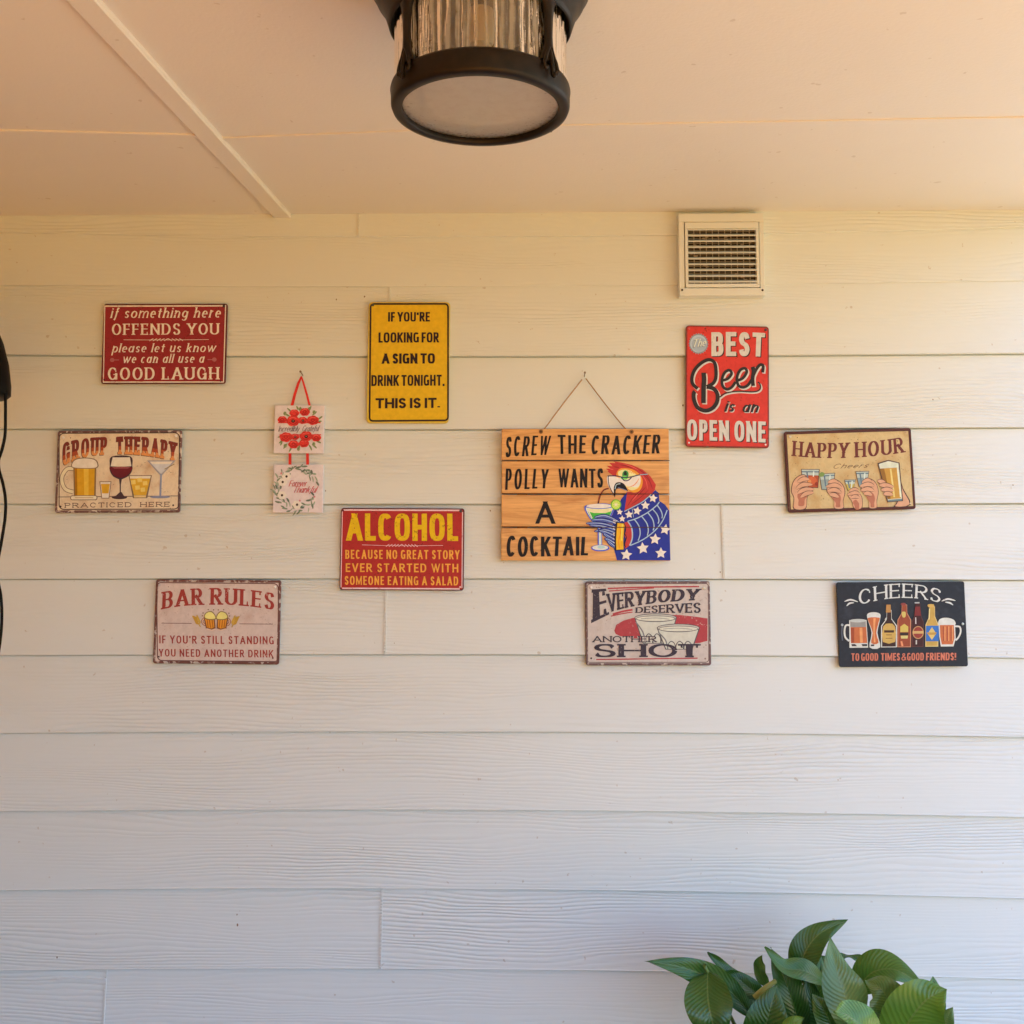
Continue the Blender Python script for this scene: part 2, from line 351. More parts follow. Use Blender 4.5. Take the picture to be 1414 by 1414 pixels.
# ------------------------------------------------------------------ lettering: a parametric pen alphabet
GL = {
'A': (.95, 'L0,0 .5,1;L1,0 .5,1;l.2,.32 .8,.32;f0,0;f1,0'),
'B': (.78, 'L0,0 0,1;l0,1 .5,1;a.5,.76,.44,.24,90,-90;l0,.52 .5,.52;l0,0 .5,0;a.5,.26,.5,.26,90,-90;f0,0;f0,1'),
'C': (.82, 'a.5,.5,.5,.5,42,318;t.93,.83,-.16'),
'D': (.85, 'L0,0 0,1;l0,1 .4,1;a.4,.5,.6,.5,90,-90;l0,0 .4,0;f0,0;f0,1'),
'E': (.68, 'L0,0 0,1;l0,1 1,1;l0,.52 .85,.52;l0,0 1,0;f0,0;f0,1;t1,1,-.2;t1,0,.22'),
'F': (.64, 'L0,0 0,1;l0,1 1,1;l0,.5 .85,.5;f0,0;f0,1;t1,1,-.22'),
'G': (.86, 'a.5,.5,.5,.5,42,330;L.97,.08 .97,.42;l.6,.42 1,.42;t.92,.83,-.16'),
'H': (.86, 'L0,0 0,1;L1,0 1,1;l0,.5 1,.5;f0,0;f0,1;f1,0;f1,1'),
'I': (.16, 'L.5,0 .5,1;f.5,0;f.5,1'),
'K': (.84, 'L0,0 0,1;L0,.35 1,1;L.36,.6 1,0;f0,0;f0,1;f1,0;f.95,1'),
'L': (.64, 'L0,0 0,1;l0,0 1,0;f0,0;f0,1;t1,0,.24'),
'M': (1.1, 'L0,0 0,1;L0,1 .5,.1;L1,1 .5,.1;L1,0 1,1;f0,0;f1,0'),
'N': (.88, 'L0,0 0,1;L1,0 1,1;L0,1 1,0;f0,0;f1,1'),
'O': (.9, 'a.5,.5,.5,.5,0,360'),
'P': (.74, 'L0,0 0,1;l0,1 .5,1;a.5,.73,.5,.27,90,-90;l0,.46 .5,.46;f0,0;f0,1'),
'R': (.82, 'L0,0 0,1;l0,1 .5,1;a.5,.74,.44,.26,90,-90;l0,.48 .5,.48;L.45,.48 1,0;f0,0;f0,1;f1,0'),
'S': (.72, 'c.95,.78 .78,.96 .5,1 .2,.95 .03,.76 .2,.58 .5,.5 .8,.42 .97,.24 .8,.05 .5,0 .2,.04 .03,.22;t.95,.8,.14;t.03,.2,-.14'),
'T': (.8, 'l0,1 1,1;L.5,0 .5,1;f.5,0;t0,1,-.22;t1,1,-.22'),
'U': (.86, 'L0,.28 0,1;a.5,.3,.5,.3,180,360;L1,.28 1,1;f0,1;f1,1'),
'V': (.9, 'L0,1 .5,0;L1,1 .5,0;f0,1;f1,1'),
'W': (1.25, 'L0,1 .27,0;L.5,1 .27,0;L.5,1 .73,0;L1,1 .73,0;f0,1;f1,1'),
'Y': (.86, 'L0,1 .5,.42;L1,1 .5,.42;L.5,0 .5,.45;f.5,0;f0,1;f1,1'),
'&': (.85, 'c1,.02 .55,.5 .25,.78 .3,.95 .5,1 .68,.9 .6,.7 .2,.45 .02,.24 .15,.05 .42,0 .75,.15 .95,.5'),
'!': (.16, 'l.5,.32 .5,1.04;l.5,-.04 .5,.1'), '.': (.16, 'l.5,-.06 .5,.1'), ',': (.16, 'l.6,.1 .3,-.16'), "'": (.14, 'l.5,.72 .45,1.05'),
'a': (.6, 'a.46,.32,.46,.32,0,360;L.95,.62 .95,0'), 'b': (.6, 'L.05,0 .05,1;a.54,.32,.46,.32,0,360'),
'c': (.52, 'a.5,.32,.5,.32,50,310'), 'd': (.6, 'L.95,0 .95,1;a.46,.32,.46,.32,0,360'),
'e': (.55, 'l.06,.34 .94,.34;a.5,.32,.48,.32,2,310'), 'f': (.42, 'c1,.9 .8,1 .55,.9 .48,.7 .42,.2 .3,-.1 .05,-.25;l.1,.63 .85,.63'),
'g': (.6, 'a.46,.34,.46,.3,0,360;c.95,.62 .95,.0 .8,-.24 .45,-.3 .1,-.2'), 'h': (.6, 'f.05,0;f.93,0;f.0,1;L.05,0 .05,1;c.05,.42 .3,.6 .6,.64 .85,.56 .93,.4;L.93,.42 .93,0'),
'i': (.2, 'f.5,0;L.5,.62 .5,0;l.5,.84 .5,.97'), 'k': (.58, 'f.05,0;f.9,0;f.0,1;L.05,0 .05,1;l.05,.28 .9,.64;l.35,.4 .95,0'), 'l': (.2, 'f.5,0;f.3,1;L.5,0 .5,1'),
'm': (.95, 'f.03,0;f.5,0;f.97,0;L.03,0 .03,.64;c.03,.42 .18,.6 .34,.64 .46,.56 .5,.4;L.5,.42 .5,0;c.5,.42 .65,.6 .81,.64 .94,.56 .97,.4;L.97,.42 .97,0'),
'n': (.6, 'f.05,0;f.93,0;L.05,0 .05,.64;c.05,.42 .3,.6 .6,.64 .85,.56 .93,.4;L.93,.42 .93,0'), 'o': (.6, 'a.5,.32,.5,.32,0,360'),
'p': (.6, 'L.05,-.3 .05,.64;a.54,.32,.46,.32,0,360'), 'r': (.42, 'f.1,0;L.1,0 .1,.64;c.1,.4 .35,.58 .65,.64 .95,.6'),
's': (.48, 'c.92,.52 .7,.63 .4,.63 .1,.52 .2,.38 .55,.32 .9,.2 .8,.05 .45,0 .1,.1'), 't': (.38, 'c.5,.92 .48,.2 .6,.02 .95,.06;l.05,.63 .95,.63'),
'u': (.6, 'L.05,.24 .05,.64;c.05,.25 .15,.05 .45,0 .75,.08 .93,.25;L.93,0 .93,.64'), 'v': (.55, 'L0,.64 .5,0;L1,.64 .5,0'),
'w': (.9, 'L0,.64 .27,0;L.5,.64 .27,0;L.5,.64 .73,0;L1,.64 .73,0'), 'y': (.55, 'L0,.64 .5,0;c1,.64 .5,0 .3,-.22 .0,-.28'),
}
_pg = {}
def parse(ch):
    if ch in _pg: return _pg[ch]
    wd, s = GL[ch]; out = []
    for tok in s.split(';'):
        k, body = tok[0], tok[1:]
        if k in 'Llc': out.append((k, [tuple(float(q) for q in p.split(',')) for p in body.split()]))
        else: out.append((k, [float(q) for q in body.split(',')]))
    _pg[ch] = (wd, out); return _pg[ch]
def clip(poly, a, b, axis=1):
    for val, sg in ((a, 1), (b, -1)):
        out = []
        for i in range(len(poly)):
            p, q = poly[i-1], poly[i]; dp, dq = (p[axis]-val)*sg, (q[axis]-val)*sg
            if (dp >= 0) != (dq >= 0):
                t = dp/(dp-dq); out.append(tuple(p[j]+(q[j]-p[j])*t for j in range(2)))
            if dq >= 0: out.append(q)
        poly = out
        if len(poly) < 3: return []
    return poly
THIN = "I!.,'il"
def ST(thick=.16, thin=None, serif=0, slant=0, n=2.0, pen=0.0, gap=.12, space=.4, jit=0, lim=.31):
    return dict(thick=thick, thin=thick if thin is None else thin, serif=serif, slant=slant, n=n, pen=pen, gap=gap, space=space, jit=jit, lim=lim)
def ribbon(pts, hw):
    """quads along pts with half widths hw"""
    L = []; Rr = []
    for i, p in enumerate(pts):
        a, b = pts[max(i-1, 0)], pts[min(i+1, len(pts)-1)]
        dx, dy = b[0]-a[0], b[1]-a[1]; l = math.hypot(dx, dy) or 1
        h = hw[i]; L.append((p[0]-dy/l*h, p[1]+dx/l*h)); Rr.append((p[0]+dy/l*h, p[1]-dx/l*h))
    return [[L[i], Rr[i], Rr[i+1], L[i+1]] for i in range(len(pts)-1)]
def text_quads(s, length, H, st):
    """list of (stroke number, quad) in a frame of the given length and cap height"""
    hv, hh = st['thick']/2, st['thin']/2
    Ltot = length/H
    def measure(hv):
        wsum = 0; gaps = 0
        for i, ch in enumerate(s):
            if ch == ' ': wsum += st['space']; continue
            if ch in THIN: gaps += 2*hv
            else: wsum += parse(ch)[0]
            gaps += st['gap'] if i < len(s)-1 else 0
        return (Ltot-gaps)/wsum
    k = measure(hv)
    for _ in range(4):
        lim = st['lim']*k/2
        if hv > lim: hh *= max(.86, lim/hv); hv = lim; k = measure(hv)
        else: break
    hv0, hh0 = hv, hh
    x = 0; out = []; sn = 0
    rnd = random.Random(len(s)*31+int(length))
    for ch in s:
        if ch == ' ': x += st['space']*k; continue
        wd, strokes = parse(ch); Wc = wd*k if ch not in THIN else 2*hv0
        hv, hh = (hv0*.8, hh0*.9) if ch in 'WMw&m' else (hv0, hh0)
        jy = rnd.uniform(-1, 1)*st['jit']; jx = rnd.uniform(-1, 1)*st['jit']
        def X(u, v): return (x + (hv+u*(Wc-2*hv) if Wc > 2*hv else Wc/2) + st['slant']*v + jx*(v-.5), hh+v*(1-2*hh)+jy*.5)
        low = -.4 if ch in 'gpyf,' else 0.0+jy*.5; high = 1.06 if ch in "!'" else 1.0+jy*.5
        if ch in '.!': low = 0
        for kd, a in strokes:
            sn += 1
            if kd in 'fl' and kd == 'f':
                if st['serif'] <= 0: continue
                cx_, cy__ = X(a[0], a[1]); e = hv+st['serif']; t = max(st['thin'], .05)
                y0_ = (0 if a[1] < .5 else 1-t)+jy*.5
                out.append((sn, [(cx_-e, y0_), (cx_+e, y0_), (cx_+e, y0_+t), (cx_-e, y0_+t)])); continue
            if kd == 't':
                if st['serif'] <= 0: continue
                cx_, cy__ = X(a[0], a[1]); l = a[2]; t = max(st['thin']*.6, .035)
                e = hh if a[1] in (0, 1) else 0
                y1_, y2_ = cy__-e*(1 if l > 0 else -1), cy__+l
                out.append((sn, [(cx_-t, min(y1_, y2_)), (cx_+t, min(y1_, y2_)), (cx_+t*.6, max(y1_, y2_)), (cx_-t*.6, max(y1_, y2_))])); continue
            if kd in 'Ll': P = [X(*p) for p in a]
            elif kd == 'c': P = [tuple(p) for p in spline([(*X(*p), 0) for p in a], 5)]; P = [(p[0], p[1]) for p in P]
            elif kd == 'a':
                P = []; n_ = 2/st['n']; m_ = max(8, int(abs(a[5]-a[4])/12))
                for i in range(m_+1):
                    t = R(a[4]+(a[5]-a[4])*i/m_); c_, s_ = math.cos(t), math.sin(t)
                    P.append(X(a[0]+a[2]*math.copysign(abs(c_)**n_, c_), a[1]+a[3]*math.copysign(abs(s_)**n_, s_)))
            if kd == 'l' and abs(a[0][1]-a[-1][1]) < 1e-6 and ch not in ".!,'":
                if a[0][0] <= .06: P[0] = (P[0][0]-hv*.98, P[0][1])
                if a[-1][0] >= .84: P[-1] = (P[-1][0]+hv*.98, P[-1][1])
            if kd == 'L':
                ext = max(hv, hh)*1.3
                (ax, ay), (bx, by) = P[0], P[-1]; l = math.hypot(bx-ax, by-ay) or 1
                P = [(ax-(bx-ax)/l*ext, ay-(by-ay)/l*ext), (bx+(bx-ax)/l*ext, by+(by-ay)/l*ext)]
            hw = []
            for i in range(len(P)):
                a_, b_ = P[max(i-1, 0)], P[min(i+1, len(P)-1)]
                th = math.atan2(b_[1]-a_[1], b_[0]-a_[0])
                ss = abs(math.sin(th+st['pen']*1.0)) if st['pen'] else abs(math.sin(th))
                hw.append(hh+(hv-hh)*ss**1.3)
            if kd == 'l' and abs(P[0][0]-P[-1][0]) < 1e-6 and ch in ".!,'": hw = [hv*1.05]*len(P)
            for q in ribbon(P, hw):
                q = clip(q, low, high)
                if q: out.append((sn, q))
        x += Wc+st['gap']
    return out

def homography(src, dst):
    A = []; B = []
    for (x, y), (u, v) in zip(src, dst):
        A.append([x, y, 1, 0, 0, 0, -u*x, -u*y]); B.append(u); A.append([0, 0, 0, x, y, 1, -v*x, -v*y]); B.append(v)
    n = 8; Mx = [r[:]+[b] for r, b in zip(A, B)]
    for i in range(n):
        p = max(range(i, n), key=lambda r: abs(Mx[r][i])); Mx[i], Mx[p] = Mx[p], Mx[i]
        for r in range(n):
            if r != i:
                f = Mx[r][i]/Mx[i][i]
                for c_ in range(i, n+1): Mx[r][c_] -= f*Mx[i][c_]
    h = [Mx[i][n]/Mx[i][i] for i in range(n)]+[1]
    return lambda x, y: ((h[0]*x+h[1]*y+h[2])/(h[6]*x+h[7]*y+1), (h[3]*x+h[4]*y+h[5])/(h[6]*x+h[7]*y+1))

def polyline_at(P, t):
    if len(P) == 2: return (P[0][0]+(P[1][0]-P[0][0])*t, P[0][1]+(P[1][1]-P[0][1])*t)
    # quadratic/lagrange through three evenly spaced points
    a, b, c_ = P
    wa, wb, wc = 2*(t-.5)*(t-1), -4*t*(t-1), 2*t*(t-.5)
    return (a[0]*wa+b[0]*wb+c_[0]*wc, a[1]*wa+b[1]*wb+c_[1]*wc)

class Board:
    """a flat sign on the wall, drawn in the measuring units of its own close-up (y down)"""
    def __init__(s, name, region, scale, quad, Y, label, cat, wall, size=None, group=None):
        s.wall = wall; ox, oy = region
        W4 = [at(ox+x/scale, oy+y/scale, Y) for x, y in quad]
        cen = sum(W4, Vector())/4
        ex = ((W4[1]-W4[0])+(W4[2]-W4[3]))/2; ez = ((W4[0]-W4[3])+(W4[1]-W4[2]))/2
        s.W, s.H = (ex.length, ez.length) if size is None else size
        ang = (math.atan2(ex.z, ex.x) + math.atan2(-ez.x, ez.z))/2
        s.root = empty(name, cen, (0, -ang, 0)); tag(s.root, label, cat, group)
        s.map0 = homography(quad, [(-s.W/2, s.H/2), (s.W/2, s.H/2), (s.W/2, -s.H/2), (-s.W/2, -s.H/2)])
        s.k = s.W/math.hypot(quad[1][0]-quad[0][0], quad[1][1]-quad[0][1])
        s.sub = lambda x, y: (x, y); s.subk = 1
        s.z = .0022; s.cur = None; s.groups = []
    def C(s, rgb): return C(rgb, s.wall)
    def part(s, name, parent=None):
        s.cur = MB(); s.groups.append([name, s.cur, parent])
    def _v(s, p, dz=0):
        u, v = s.map0(*s.sub(*p)); return (u, -(s.z+dz), v)
    def _m(s, c_, **kw): return c_ if not isinstance(c_, tuple) else paint(s.C(c_), **kw)
    def poly(s, c_, pts, smooth=0, **kw):
        if smooth: pts = [(p[0], p[1]) for p in spline([(x, y, 0) for x, y in pts], smooth, True)]
        vs = [s._v(p) for p in pts]
        ar = sum(vs[i-1][0]*vs[i][2]-vs[i][0]*vs[i-1][2] for i in range(len(vs)))
        if ar < 0: vs = vs[::-1]
        s.cur.face(vs, s._m(c_, **kw)); s.z += .000016
    def ell(s, c_, cx_, cy__, rx, ry=None, n=28, rot=0, **kw):
        ry = rx if ry is None else ry; ca, sa = math.cos(R(rot)), math.sin(R(rot))
        s.poly(c_, [(cx_+rx*math.cos(t)*ca-ry*math.sin(t)*sa, cy__+rx*math.cos(t)*sa+ry*math.sin(t)*ca) for t in [2*math.pi*i/n for i in range(n)]], **kw)
    def line(s, c_, pts, wd, smooth=0, closed=False, taper=None, **kw):
        if smooth: pts = [(p[0], p[1]) for p in spline([(x, y, 0) for x, y in pts], smooth, closed)]
        if closed: pts = list(pts)+[pts[0], pts[1]]
        n = len(pts); hw = []
        for i in range(n):
            t = i/(n-1); k = 1
            if taper == 'tip': k = max(.08, 1-t)
            elif taper == 'both': k = max(.1, math.sin(math.pi*(.03+.94*t))**.7)
            hw.append(wd/2*k)
        m = s._m(c_, **kw)
        for i, q in enumerate(ribbon(pts, hw)):
            s._quad(q, m, i*1.5e-7)
        s.z += .000016
    def _quad(s, q, m, dz=0):
        vs = [s._v(p, dz) for p in q]
        ar = sum(vs[i-1][0]*vs[i][2]-vs[i][0]*vs[i-1][2] for i in range(len(vs)))
        if ar < 0: vs = vs[::-1]
        s.cur.face(vs, m)
    def rrect(s, x0, y0, x1, y1, r, n=5):
        out = []
        for cx_, cy__, a0 in ((x1-r, y0+r, -90), (x1-r, y1-r, 0), (x0+r, y1-r, 90), (x0+r, y0+r, 180)):
            for i in range(n+1):
                t = R(a0+90*i/n); out.append((cx_+r*math.cos(t), cy__+r*math.sin(t)))
        return out
    def text(s, txt, top, bot, c_, st, bands=None, dx=0, dy=0, **kw):
        """top / bot: cap line and base line as point lists (2 or 3 points)"""
        if s.groups[-1][0] == 'lettering' and s.groups[-1][1].f and s.last != txt: s.part('lettering')
        s.last = txt
        Lt = math.dist(top[0], top[-1]); Lb = math.dist(bot[0], bot[-1]); L = (Lt+Lb)/2
        H = math.dist(polyline_at(top, .5), polyline_at(bot, .5))
        L -= st['slant']*H*0
        for lo, hi, cc in (bands or [(-9, 9, c_)]):
            m = s._m(cc, **kw); j = 0
            for sn, q in text_quads(txt, L, H, st):
                q = clip(q, lo, hi)
                if not q: continue
                o = []
                for (x, y) in q:
                    t = x*H/L; a, b = polyline_at(top, t), polyline_at(bot, t)
                    o.append((b[0]+(a[0]-b[0])*y+dx, b[1]+(a[1]-b[1])*y+dy))
                j += 1
                s._quad(o, m, (sn % 9)*7e-6+(j % 13)*4e-7)
        s.z += .00008
    def T(s, txt, x0, x1, y0, y1, c_, st, **kw): s.text(txt, [(x0, y0), (x1, y0)], [(x0, y1), (x1, y1)], c_, st, **kw)
    def plate(s, name, mat, edge, r=.006, th=.0020, rim=True, rw=.0036):
        """pressed tin sheet with rolled edge and rounded corners"""
        W, H = s.W/2, s.H/2; m = MB()
        def ring(ins, y):
            rr = max(r-ins, .001); out = []
            for cx_, cz, a0 in ((W-ins-rr, H-ins-rr, 0), (-W+ins+rr, H-ins-rr, 90), (-W+ins+rr, -H+ins+rr, 180), (W-ins-rr, -H+ins+rr, 270)):
                for i in range(6):
                    t = R(a0+90*i/5); out.append((cx_+rr*math.cos(t), y, cz+rr*math.sin(t)))
            return out
        prof = [(.0012, .0016), (0, .0006), (0, -.0006), (.0009, -th), (rw*.5, -th-.0001), (rw*.75, -th+.0003), (rw, -th)] if rim else [(.0006, .0016), (0, .001), (0, -th+.0006), (.0006, -th)]
        rows = [ring(*p) for p in prof]
        m.grid(rows[:5 if rim else 4], edge, closed=True, smooth=True)
        if rim: m.grid(rows[4:], edge, closed=True, smooth=True)
        m.face(rows[-1], mat); m.face(rows[0][::-1], edge)
        # orient outward
        o = m.build(name, s.root); return o
    def screw(s, x, y, c_=(200, 190, 175), r=.0032, hole=False):
        m = MB(); u, v = s.map0(*s.sub(x, y)); mat = paint(s.C(c_), rough=.3)
        if hole:
            m.face([(u+r*math.cos(t), -s.z-.0002, v+r*math.sin(t)) for t in [2*math.pi*i/14 for i in range(14)]], mat)
            return m.build('nail_hole', s.root)
        rows = [[(u+r*q*math.cos(t), -s.z-d, v+r*q*math.sin(t)) for t in [2*math.pi*i/16 for i in range(16)]] for q, d in ((1, 0), (.95, .0008), (.6, .0013), (.05, .0014))]
        m.grid(rows, mat, closed=True)
        return m.build('screw', s.root)
    def finish(s):
        for name, mb, par in s.groups:
            if mb.f: mb.build(name, s.root)

YS = -.0150
INK = (45, 28, 24)
# ------------------------------------------------------------------ 1 red sign: offends you
b = Board('tin_sign', (120, 400), 6.427, [(150,125),(1250,128),(1232,838),(128,835)], YS,
          'red tin sign reading if something here offends you, upper left above the group therapy sign', 'sign', (188,152,104), group='bar signs on the siding')
red = paint(b.C((130,30,23)), wear=.6, scale=300); crm = paint(b.C((212,158,124)), wear=.55, wearcol=b.C((150,50,38)))
edge = paint(b.C((82,24,18)), wear=.8, wearcol=b.C((40,20,16)))
b.plate('plate', red, edge)
b.part('border'); o1 = [(158,133),(1240,137),(1224,830),(138,826)]
b.line(crm, [(165,146),(1230,148)], 13); b.line(crm, [(1233,142),(1216,826)], 9); b.line(crm, [(1216,823),(148,820)], 10); b.line(crm, [(152,826),(160,140)], 8)
b.part('lettering')
ital = ST(.15, .07, serif=.035, slant=.22, gap=.16, pen=.35, space=.42); rom = ST(.19, .075, serif=.075, gap=.2, space=.45)
b.T('if something here', 210, 1185, 160, 252, crm, ital)
b.T('OFFENDS YOU', 225, 1175, 303, 402, crm, rom)
b.T('please let us know', 225, 1140, 478, 557, crm, ital)
b.T('we can all use a', 320, 1040, 573, 652, crm, ital)
b.T('GOOD LAUGH', 192, 1175, 692, 800, crm, rom)
b.part('ornament')
b.line(crm, [(330,446),(560,449),(840,449),(1085,447)], 4)
for i in range(9):
    x = 560+i*33; b.line(crm, [(x,458),(x+14,446),(x+34,438)] if i < 5 else [(x,438),(x+16,446),(x+32,458)], 5, smooth=4)
fad = paint(b.C((150,70,50)))
for x0, x1 in ((215,290),(1150,1075)):
    b.part('flourish')
    b.line(fad, [(x0,625),(x1,625)], 8); b.ell(fad, x0+(15 if x1 > x0 else -15), 625, 20, 18)
b.screw(1218, 152, (60,35,25)); b.screw(160, 800, (60,25,20), .0022, hole=True); b.screw(1190,815,(70,30,25),.002,hole=True)
b.finish()

# ------------------------------------------------------------------ 2 group therapy
b = Board('tin_sign', (60, 580), 6.733, [(135,97),(1290,97),(1275,862),(108,862)], YS,
          'tan tin sign reading group therapy practiced here, with five painted drinks', 'sign', (184,155,122), group='bar signs on the siding')
tan = paint(b.C((196,152,108)), stain=.5, staincol=b.C((160,105,62)), wear=.2)
rust = paint(b.C((96,58,45)), wear=1.6, scale=120, wearcol=b.C((185,145,110)))
dk = paint(b.C((58,36,32)))
b.plate('plate', tan, rust, rw=.0060)
b.part('border')
b.line(dk, b.rrect(150,122,1265,830,45), 9, closed=True); b.line(dk, [(140,714),(1255,708)], 6)
b.part('lettering')
wst = ST(.24, .14, serif=.05, gap=.12, n=2.6); r1, r2, r3, rb = (108,38,28), (150,58,30), (190,108,52), (70,36,26)
bands = [(-9,.25,r3),(.25,.45,r2),(.45,9,r1)]
for word, tp, bt in (('GROUP', [(185,210),(392,170),(598,158)], [(183,430),(390,348),(592,325)]), ('THERAPY', [(682,157),(965,162),(1243,215)], [(686,318),(960,335),(1235,388)])):
    b.text(word, tp, bt, (82,48,36), wst, dx=-5, dy=5); b.text(word, tp, bt, None, wst, bands=bands)
b.text('PRACTICED HERE', [(205,770),(1178,762)], [(205,815),(1178,808)], (78,48,36), ST(.15,.13,serif=.1,gap=.45,space=.9))
b.ell(dk, 165, 803, 9); b.ell(dk, 1212, 795, 9)
foam, out = (208,170,124), (112,80,54)
b.part('beer_mug_picture')
b.line(out, [(295,452),(225,455),(180,520),(182,590),(215,645),(282,668)], 42, smooth=6); b.line((200,160,112), [(295,452),(225,455),(180,520),(182,590),(215,645),(282,668)], 30, smooth=6)
b.poly((120,80,40), [(282,430),(497,430),(492,725),(290,725)]); b.poly((186,118,22), [(298,440),(482,440),(476,712),(302,712)])
b.poly((205,140,40), [(380,450),(425,450),(425,700),(385,700)]); b.poly((150,84,14), [(298,440),(318,440),(320,712),(302,712)])
b.poly(out, [(270,440),(275,385),(310,358),(360,350),(420,350),(480,362),(512,395),(505,445),(390,452)], smooth=4)
b.poly(foam, [(278,436),(283,388),(315,366),(362,358),(420,358),(476,370),(502,398),(497,440),(390,446)], smooth=4)
b.poly(out, b.rrect(255,700,508,745,18)); b.poly((205,165,118), b.rrect(262,706,500,738,14)); b.line((160,110,50), [(300,722),(470,722)], 6)
b.part('shot_glass_picture')
b.poly(out, [(526,570),(638,570),(618,730),(546,730)]); b.poly((208,172,128), [(534,577),(630,577),(612,724),(552,724)]); b.poly((188,122,28), [(540,594),(624,594),(612,682),(552,682)])
b.part('wine_glass_picture')
b.poly((60,36,34), [(640,340),(815,340),(832,425),(828,475),(795,522),(735,552),(720,556),(655,525),(624,475),(622,425)], smooth=4)
b.poly((204,164,122), [(648,348),(808,348),(823,430),(728,436),(630,430)], smooth=0); b.poly((92,24,26), [(632,438),(822,438),(818,475),(788,512),(726,538),(662,514),(634,475)], smooth=4)
b.poly((135,60,50), [(640,437),(815,437),(790,452),(665,452)]); b.poly((60,40,38), [(708,545),(736,545),(726,600),(726,690),(716,690),(714,600)]); b.ell((62,38,34), 713, 720, 72, 17); b.poly((62,38,34), [(718,670),(732,670),(762,716),(668,716)])
b.part('whisky_glass_picture')
b.poly(out, [(796,515),(1014,515),(972,728),(838,728)]); b.poly((206,168,122), [(806,522),(1004,522),(994,560),(816,560)]); b.poly((188,126,34), [(812,545),(998,545),(962,700),(848,700)])
for x, y in ((840,580),(900,560),(950,590),(880,630),(930,650)): b.poly((205,150,66), [(x-22,y-18),(x+20,y-22),(x+24,y+16),(x-18,y+20)])
b.poly((196,146,84), [(846,702),(962,702),(958,722),(850,722)])
b.part('martini_glass_picture')
gr = (140,118,104)
b.poly(gr, [(968,378),(1234,378),(1112,512),(1086,512)]); b.poly((200,160,122), [(992,388),(1208,388),(1104,500),(1094,500)]); b.poly((176,150,128), [(1012,412),(1188,412),(1104,500),(1094,500)])
b.line((130,96,56), [(1130,460),(1222,412)], 8); b.line((120,110,110), [(1099,505),(1092,712)], 17); b.ell((118,104,104), 1090, 718, 94, 12)
b.screw(190, 162, (205,180,150)); b.screw(1234, 152, (205,180,150)); b.finish()

# ------------------------------------------------------------------ 3 yellow sign
b = Board('tin_sign', (490, 400), 7.067, [(130,120),(930,122),(915,1310),(118,1300)], YS,
          "yellow upright tin sign with black capitals, if you're looking for a sign to drink tonight", 'sign', (190,156,110), group='bar signs on the siding')
yel = paint(b.C((196,130,14)), wear=.0); blk = paint(b.C((38,22,14)))
b.plate('plate', yel, paint(b.C((190,134,40))), r=.009)
b.part('border'); b.line(blk, b.rrect(150,142,910,1280,32), 17, closed=True)
b.part('lettering'); imp = ST(.25, .2, n=3.2, gap=.085, space=.26)
for t, x0, x1, y0, y1 in (("IF YOU'RE",322,732,222,316),('LOOKING FOR',230,820,422,522),('A SIGN TO',264,782,628,728),('DRINK TONIGHT,',164,876,838,944),('THIS IS IT.',206,832,1062,1160)):
    b.T(t, x0, x1, y0, y1, blk, imp)
b.screw(173, 152, (70,55,30), .0034); b.finish()

# ------------------------------------------------------------------ 4 alcohol
b = Board('tin_sign', (455, 690), 7.07, [(115,82),(1320,85),(1308,885),(97,885)], YS,
          'red tin sign with big yellow word ALCOHOL, just left of the wooden parrot sign', 'sign', (197,174,149), group='bar signs on the siding')
red = paint(b.C((158,36,30)), wear=.5, scale=300); edge = paint(b.C((92,34,32)), wear=.8, wearcol=b.C((50,24,24)))
pk = paint(b.C((226,160,144)), wear=.4, wearcol=b.C((170,60,55)))
b.plate('plate', red, edge)
b.part('border'); b.line(pk, [(140,102),(1290,104)], 15); b.line(pk, [(1302,120),(1292,860)], 9); b.line(pk, [(1270,868),(125,868)], 14); b.line(pk, [(112,860),(128,118)], 8)
b.part('lettering')
yl = paint(b.C((206,148,16)), wear=.75, scale=200, wearcol=b.C((120,60,14))); orr = paint(b.C((222,134,48)), wear=.3, wearcol=b.C((150,60,25)))
b.T('ALCOHOL', 168, 1258, 136, 402, yl, ST(.29, .2, n=3.0, gap=.09))
sans = ST(.165, .145, n=2.5, gap=.16, space=.42)
b.T('BECAUSE NO GREAT STORY', 156, 1270, 492, 580, orr, sans); b.T('EVER STARTED WITH', 160, 1258, 624, 708, orr, ST(.18,.15,n=2.4,gap=.2,space=.5)); b.T('SOMEONE EATING A SALAD', 150, 1256, 748, 834, orr, sans)
b.part('ornament'); b.line(pk, [(320,443),(560,450),(860,450),(1110,446)], 4)
for i in range(10):
    x = 555+i*31; b.line(pk, [(x,460),(x+12,448),(x+32,436)] if i < 5 else [(x,436),(x+14,448),(x+30,460)], 5, smooth=4)
b.screw(1284, 112, (70,50,45), .0036); b.screw(1275,850,(215,160,140),.002,hole=True); b.screw(135,108,(80,30,28),.0022,hole=True); b.finish()

